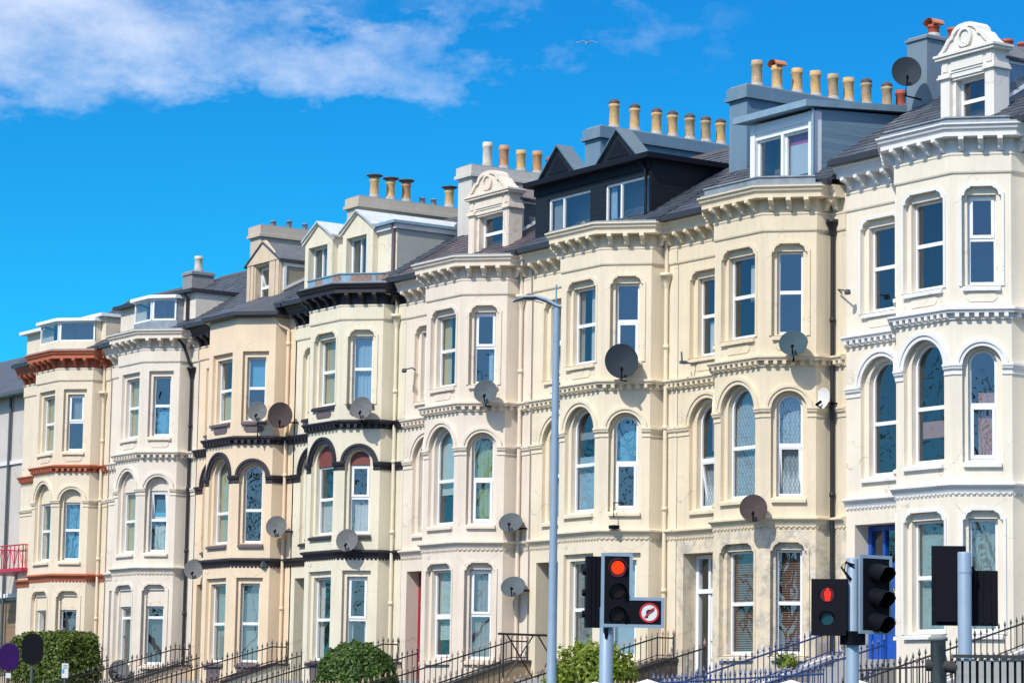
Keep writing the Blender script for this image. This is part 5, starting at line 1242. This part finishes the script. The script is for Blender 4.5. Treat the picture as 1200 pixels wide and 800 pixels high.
# signs at lower left
def oval_sign(c, w, h, mat, label, rim=None):
    c = Vector(c); n = face_dir(c, 0); o = thing('road_sign', label, 'sign', (c.x, c.y, RD), 'oval sign plates'); F = Bd(Vector((0, 0, c.z - RD)), n); r = w / 2; q = h / 2 - r
    lo = [(r * cos(pi * k / 16), q + r * sin(pi * k / 16)) for k in range(17)] + [(r * cos(pi + pi * k / 16), -q + r * .75 * sin(pi + pi * k / 16)) for k in range(17)]
    m = MB(); slab(m, F, lo, -.01, .02); m.obj('plate', mat, o)
    m = MB(); m.tube([n * -.05, Vector((0, 0, c.z - RD + h * .3)) - n * .05], .04, 8); m.obj('sign_post', M['twig'] if rim else M['dishgrey'], o)
    if rim:
        m = MB(); slab(m, F, [(a * 1.05 - .02, z * 1.02 + .015) for a, z in lo], .021, .035); m.obj('plate_rim', M['dishgrey'], o)
        m = MB(); slab(m, F, rect(-.07, .06, -h / 2 - .13, -h / 2 - .0), -.01, .01); m.obj('lower_plate', M['signwhite'], o)
oval_sign((-26.12, -7.10, -3.19), .56, .89, M['signdark'], 'near-black oval plate on a pale post in front of the hedge')
oval_sign((-26.48, -7.60, -3.41), .52, .78, M['signpurple'], 'purple round-topped plate at the lower left corner', True)
c = Vector((-25.70, -6.34, -3.71)); n = face_dir(c, 0); o = thing('parking_sign', 'small white and blue plate on a thin post before the hedge', 'sign', (c.x, c.y, RD)); F = Bd(Vector((0, 0, c.z - RD)), n)
m = MB(); slab(m, F, rect(-.085, .085, -.19, .19), -.006, .01); m.obj('plate', M['signwhite'], o)
m = MB(); panel(m, F, rect(-.075, -.02, -.07, .04), [], -.010); m.obj('blue_mark', M['signblue'], o)
m = MB(); 
for z in (.14, .10, .065): panel(m, F, rect(-.05, .06, z - .006, z + .006), [], -.010)
m.obj('text_lines', M['dishteal'], o)
m = MB(); m.tube([-n * .03, Vector((0, 0, c.z - RD + .24)) - n * .03], .03, 8); m.obj('sign_post', M['dishgrey'], o)

# gull
g = thing('seagull', 'small gull gliding against the blue sky', 'bird', (-28.37, 12.12, 16.46)); m = MB(); n = face_dir((-28.4, 12.1, 0)); F = Bd(Vector((0, 0, 0)), n)
rows = [[F(a, 0, z) + Vector((0, 0, r_ * sin(2 * pi * k / 8))) - n * r_ * cos(2 * pi * k / 8) for k in range(8)] for a, z, r_ in ((-.10, 0, .005), (-.07, .0, .04), (0, 0, .05), (.06, 0, .035), (.10, -.01, .01))]; m.grid(rows, True); m.obj('body', M['gull'], g)
for s_ in (-1, 1):
    m = MB(); t_ = F.t; w = [Vector((0, 0, .02)), t_ * s_ * .22 + Vector((0, 0, .10)), t_ * s_ * .55 + Vector((0, 0, .03))]
    for i in range(2):
        c0, c1 = .08 - .01 * i, .07 - .055 * i
        m.face([w[i] - n * c0, w[i + 1] - n * c1, w[i + 1] + n * c1, w[i] + n * c0]); m.face([w[i] - n * c0 + Vector((0, 0, .015)), w[i + 1] - n * c1 + Vector((0, 0, .015)), w[i + 1] + n * c1 + Vector((0, 0, .015)), w[i] + n * c0 + Vector((0, 0, .015))])
        m.face([w[i] + n * c0, w[i + 1] + n * c1, w[i + 1] + n * c1 + Vector((0, 0, .015)), w[i] + n * c0 + Vector((0, 0, .015))])
    m.obj('wing', M['gull'], g)
g.scale = (.62, .62, .62)

# ------------------------------------------------------------------ trees across the road (mirrored in the lower windows)
def make_tree():
    o = thing('street_tree', 'tall tree across the road that shows only as a reflection in the lower windows', 'tree', (0, 0, RD), 'trees across the road')
    t = MB(); t.tube([(0, 0, 0), (.05, 0, 2.5), (0, .1, 5.5)], .28, 8, True, .18); rr = random.Random(5); tips = []
    for k in range(16):
        a = k * 2.4; z = 3.2 + .55 * k; e = Vector((cos(a) * (4.2 - .12 * k), sin(a) * (4.2 - .12 * k), z + 2.6)); t.tube([(0, .05, z * .72), e * .5 + Vector((0, 0, z * .42)), e], .10, 5, False, .02); tips.append(e)
        for q in range(5): f = e + Vector((rr.uniform(-1.5, 1.5), rr.uniform(-1.5, 1.5), rr.uniform(.2, 1.8))); t.tube([e * .75 + Vector((0, 0, z * .22)), f], .03, 4, False, .008); tips.append(f)
    t.obj('trunk', M['twig'], o); m = MB()
    for e in tips:
        for q in range(26):
            c = e + Vector((rr.gauss(0, .75), rr.gauss(0, .75), rr.gauss(0, .6))); leaf(m, c, Vector((rr.gauss(0, 1), rr.gauss(0, 1), rr.gauss(0, 1))), .095)
    m.obj('crown', M['leafdark'], o); return o
tree0 = make_tree(); first = True
for k in range(26):
    x = -138 + k * 8.2 + 1.7 * sin(k * 2.1)
    o = tree0
    if k:
        o = tree0.copy(); COL.objects.link(o)
        for ch in tree0.children: c = ch.copy(); COL.objects.link(c); c.parent = o
    o.location = (x, -62 + 2.5 * sin(k * 1.3), RD); o.rotation_euler = (0, 0, k * 1.9); q = 1.05 + .22 * sin(k * 3.7); o.scale = (q, q, q * 1.05)

# ------------------------------------------------------------------ ground
def sheet(name, x0, x1, y0, y1, z, mat):
    m = MB(); m.face([(x0, y0, z), (x1, y0, z), (x1, y1, z), (x0, y1, z)]); o = m.obj(name, mat); o['kind'] = 'structure'; return o
sheet('ground', -3000, 3000, -3000, 3000, RD - .02, M['grass'])
sheet('road', -400, 400, -32, -9, RD - .004, M['asphalt'])
m = MB(); m.box(-400, 400, -9, -5.3, RD - .3, RD + .13); o = m.obj('pavement', M['paving']); o['kind'] = 'structure'
m = MB(); m.box(-400, 400, -42, -32, RD - .3, RD + .13); o = m.obj('pavement', M['paving']); o['kind'] = 'structure'
m = MB(); m.face([(-46.0, -5.0, -5.55), (9, -5.0, -5.45), (9, 1.3, -4.25), (-46., 1.3, -4.35)]); o = m.obj('garden_ground', M['soil']); o['kind'] = 'structure'
m = MB()
for k in range(160): x = -400 + k * 5; m.box(x, x + 2.2, -20.6, -20.45, RD - .003, RD + .001)
o = m.obj('road_markings', M['signwhite']); o['kind'] = 'structure'
for h in range(1, 9):
    x = HX[h]; o = thing('front_wall', D[h][2].replace('steps up to', 'low garden wall in front of').replace('steps to', 'low garden wall in front of').replace('steps up behind', 'low garden wall behind'), 'wall', (x, -4.05, RD)); m = MB()
    ztop = {8: -4.76}.get(h, -5.01) - RD; m.box(-.8, 2.9, -.15, .15, 0, ztop - .08); m.obj('wall_body', stucco('front_wall_render', (.45, .40, .33), .4) if h == 1 else bpy.data.materials['front_wall_render'], o)
    m = MB(); m.box(-.85, 2.95, -.2, .2, ztop - .08, ztop); m.obj('coping', M['coping'], o)

# ------------------------------------------------------------------ camera, light, world
Rr, Uu, Ff = Vector((.55629347, .83081952, .0166285)), Vector((.1001248, -.0868787, .99117461)), Vector((-.82493188, .54971904, .13151569))
cam = bpy.data.cameras.new('camera'); co = bpy.data.objects.new('camera', cam); COL.objects.link(co); sc.camera = co
mt = Matrix((Rr, Uu, -Ff)).transposed().to_4x4(); mt.translation = CAM; co.matrix_world = mt
cam.sensor_width = 36; cam.lens = 36 * 3327.274 / 1200; cam.clip_start = .5; cam.clip_end = 6000

SUN = Vector((.40, -1., 1.05)).normalized()
sl = bpy.data.lights.new('sun', 'SUN'); sl.energy = 3.35; sl.angle = R(.53); sl.color = (1., .945, .855)
so = bpy.data.objects.new('sun', sl); COL.objects.link(so); so.rotation_euler = SUN.to_track_quat('Z', 'Y').to_euler(); so.location = (20, -60, 60)

w = bpy.data.worlds.new('World'); sc.world = w; w.use_nodes = True; nt = w.node_tree; nt.nodes.clear()
out = nd(nt, 'ShaderNodeOutputWorld'); bg = nd(nt, 'ShaderNodeBackground'); bg.inputs[1].default_value = .15; L(nt, bg.outputs[0], out.inputs[0])
sk = nd(nt, 'ShaderNodeTexSky', sky_type='NISHITA'); sk.sun_disc = False; sk.sun_elevation = math.asin(SUN.z); sk.sun_rotation = atan2(SUN.x, SUN.y)
sk.air_density = 1.0; sk.dust_density = .3; sk.ozone_density = 3.0; sk.altitude = 50
tc = nd(nt, 'ShaderNodeTexCoord').outputs['Generated']
sep = nd(nt, 'ShaderNodeSeparateXYZ'); L(nt, tc, sep.inputs[0])
az = mathn(nt, 'ARCTAN2', sep.outputs[0], sep.outputs[1]); el = mathn(nt, 'ARCSINE', sep.outputs[2])
com = nd(nt, 'ShaderNodeCombineXYZ'); L(nt, az, com.inputs[0]); L(nt, mathn(nt, 'MULTIPLY', el, 1.6), com.inputs[1])
facing = mathn(nt, 'ADD', mathn(nt, 'MULTIPLY', sep.outputs[0], -.83), mathn(nt, 'MULTIPLY', sep.outputs[1], .55))
deep = mix(nt, mrange(nt, el, .05, .24), (.045, .62, .83), (.03, .43, .72))
tcol = mix(nt, mrange(nt, facing, -.2, .75), (.36, .63, .92), deep)
tint = mix(nt, 1., sk.outputs[0], tcol, 'MULTIPLY')
n1_ = noise(nt, mapping(nt, com.outputs[0], (1, 1, 1), (3.1, 1.7, 0)), 14, 10, .62)
AZ0 = -.983
a_ = mathn(nt, 'SUBTRACT', az, AZ0)
wn_ = noise(nt, mapping(nt, com.outputs[0], (1, 1.3, 1), (7.7, 2.1, 0)), 30, 5, .6)
elw = mathn(nt, 'ADD', el, mathn(nt, 'MULTIPLY', mathn(nt, 'SUBTRACT', wn_, .5), .045))
def blob(ca, ce, ra, re):
    x = mathn(nt, 'DIVIDE', mathn(nt, 'SUBTRACT', a_, ca), ra); y = mathn(nt, 'DIVIDE', mathn(nt, 'SUBTRACT', elw, ce), re)
    q = mathn(nt, 'ADD', mathn(nt, 'MULTIPLY', x, x), mathn(nt, 'MULTIPLY', y, y)); return mrange(nt, q, 0, 1, 1, 0)
px = lambda x: (x - 600) / 3327.; py = lambda y: (841 - y) / 3327.
msk = None
for wgt, args in ((1.0, (px(-20), py(30), .085, .045)), (.74, (px(170), py(55), .075, .026)), (.66, (px(330), py(78), .075, .020)), (.52, (px(470), py(74), .06, .018)), (.36, (px(580), py(55), .055, .020)), (.34, (px(600), py(8), .05, .018)), (.26, (px(730), py(40), .05, .016)), (.55, (px(130), py(5), .10, .022))):
    q_ = mathn(nt, 'MULTIPLY', blob(*args), wgt); msk = q_ if msk is None else mathn(nt, 'MAXIMUM', msk, q_)
inview = mrange(nt, mathn(nt, 'ADD', msk, mathn(nt, 'MULTIPLY', mathn(nt, 'SUBTRACT', n1_, .5), 2.6)), .24, 1.55)
fill_cloud = mathn(nt, 'MULTIPLY', mrange(nt, el, .36, .6), mrange(nt, noise(nt, tc, 2.2, 6), .40, .60))  # unseen overhead cloud added as neutral fill light
cl = mathn(nt, 'MINIMUM', mathn(nt, 'ADD', mathn(nt, 'MULTIPLY', inview, mrange(nt, msk, 0, .40)), fill_cloud), .85)
skyc = mix(nt, cl, tint, mix(nt, mrange(nt, el, .28, .4), (4.9, 5.2, 5.9), (8.6, 8.3, 7.9)))
L(nt, skyc, bg.inputs[0])

sc.view_settings.view_transform = 'Standard'; sc.view_settings.look = 'None'; sc.view_settings.exposure = 0.38; sc.view_settings.gamma = 1
cy = sc.cycles; cy.max_bounces = 8; cy.diffuse_bounces = 4; cy.glossy_bounces = 3; cy.transparent_max_bounces = 12; cy.transmission_bounces = 4; cy.caustics_reflective = False; cy.caustics_refractive = False
try: cy.use_denoising = True; cy.denoiser = 'OPENIMAGEDENOISE'
except Exception: pass
sc.render.film_transparent = False
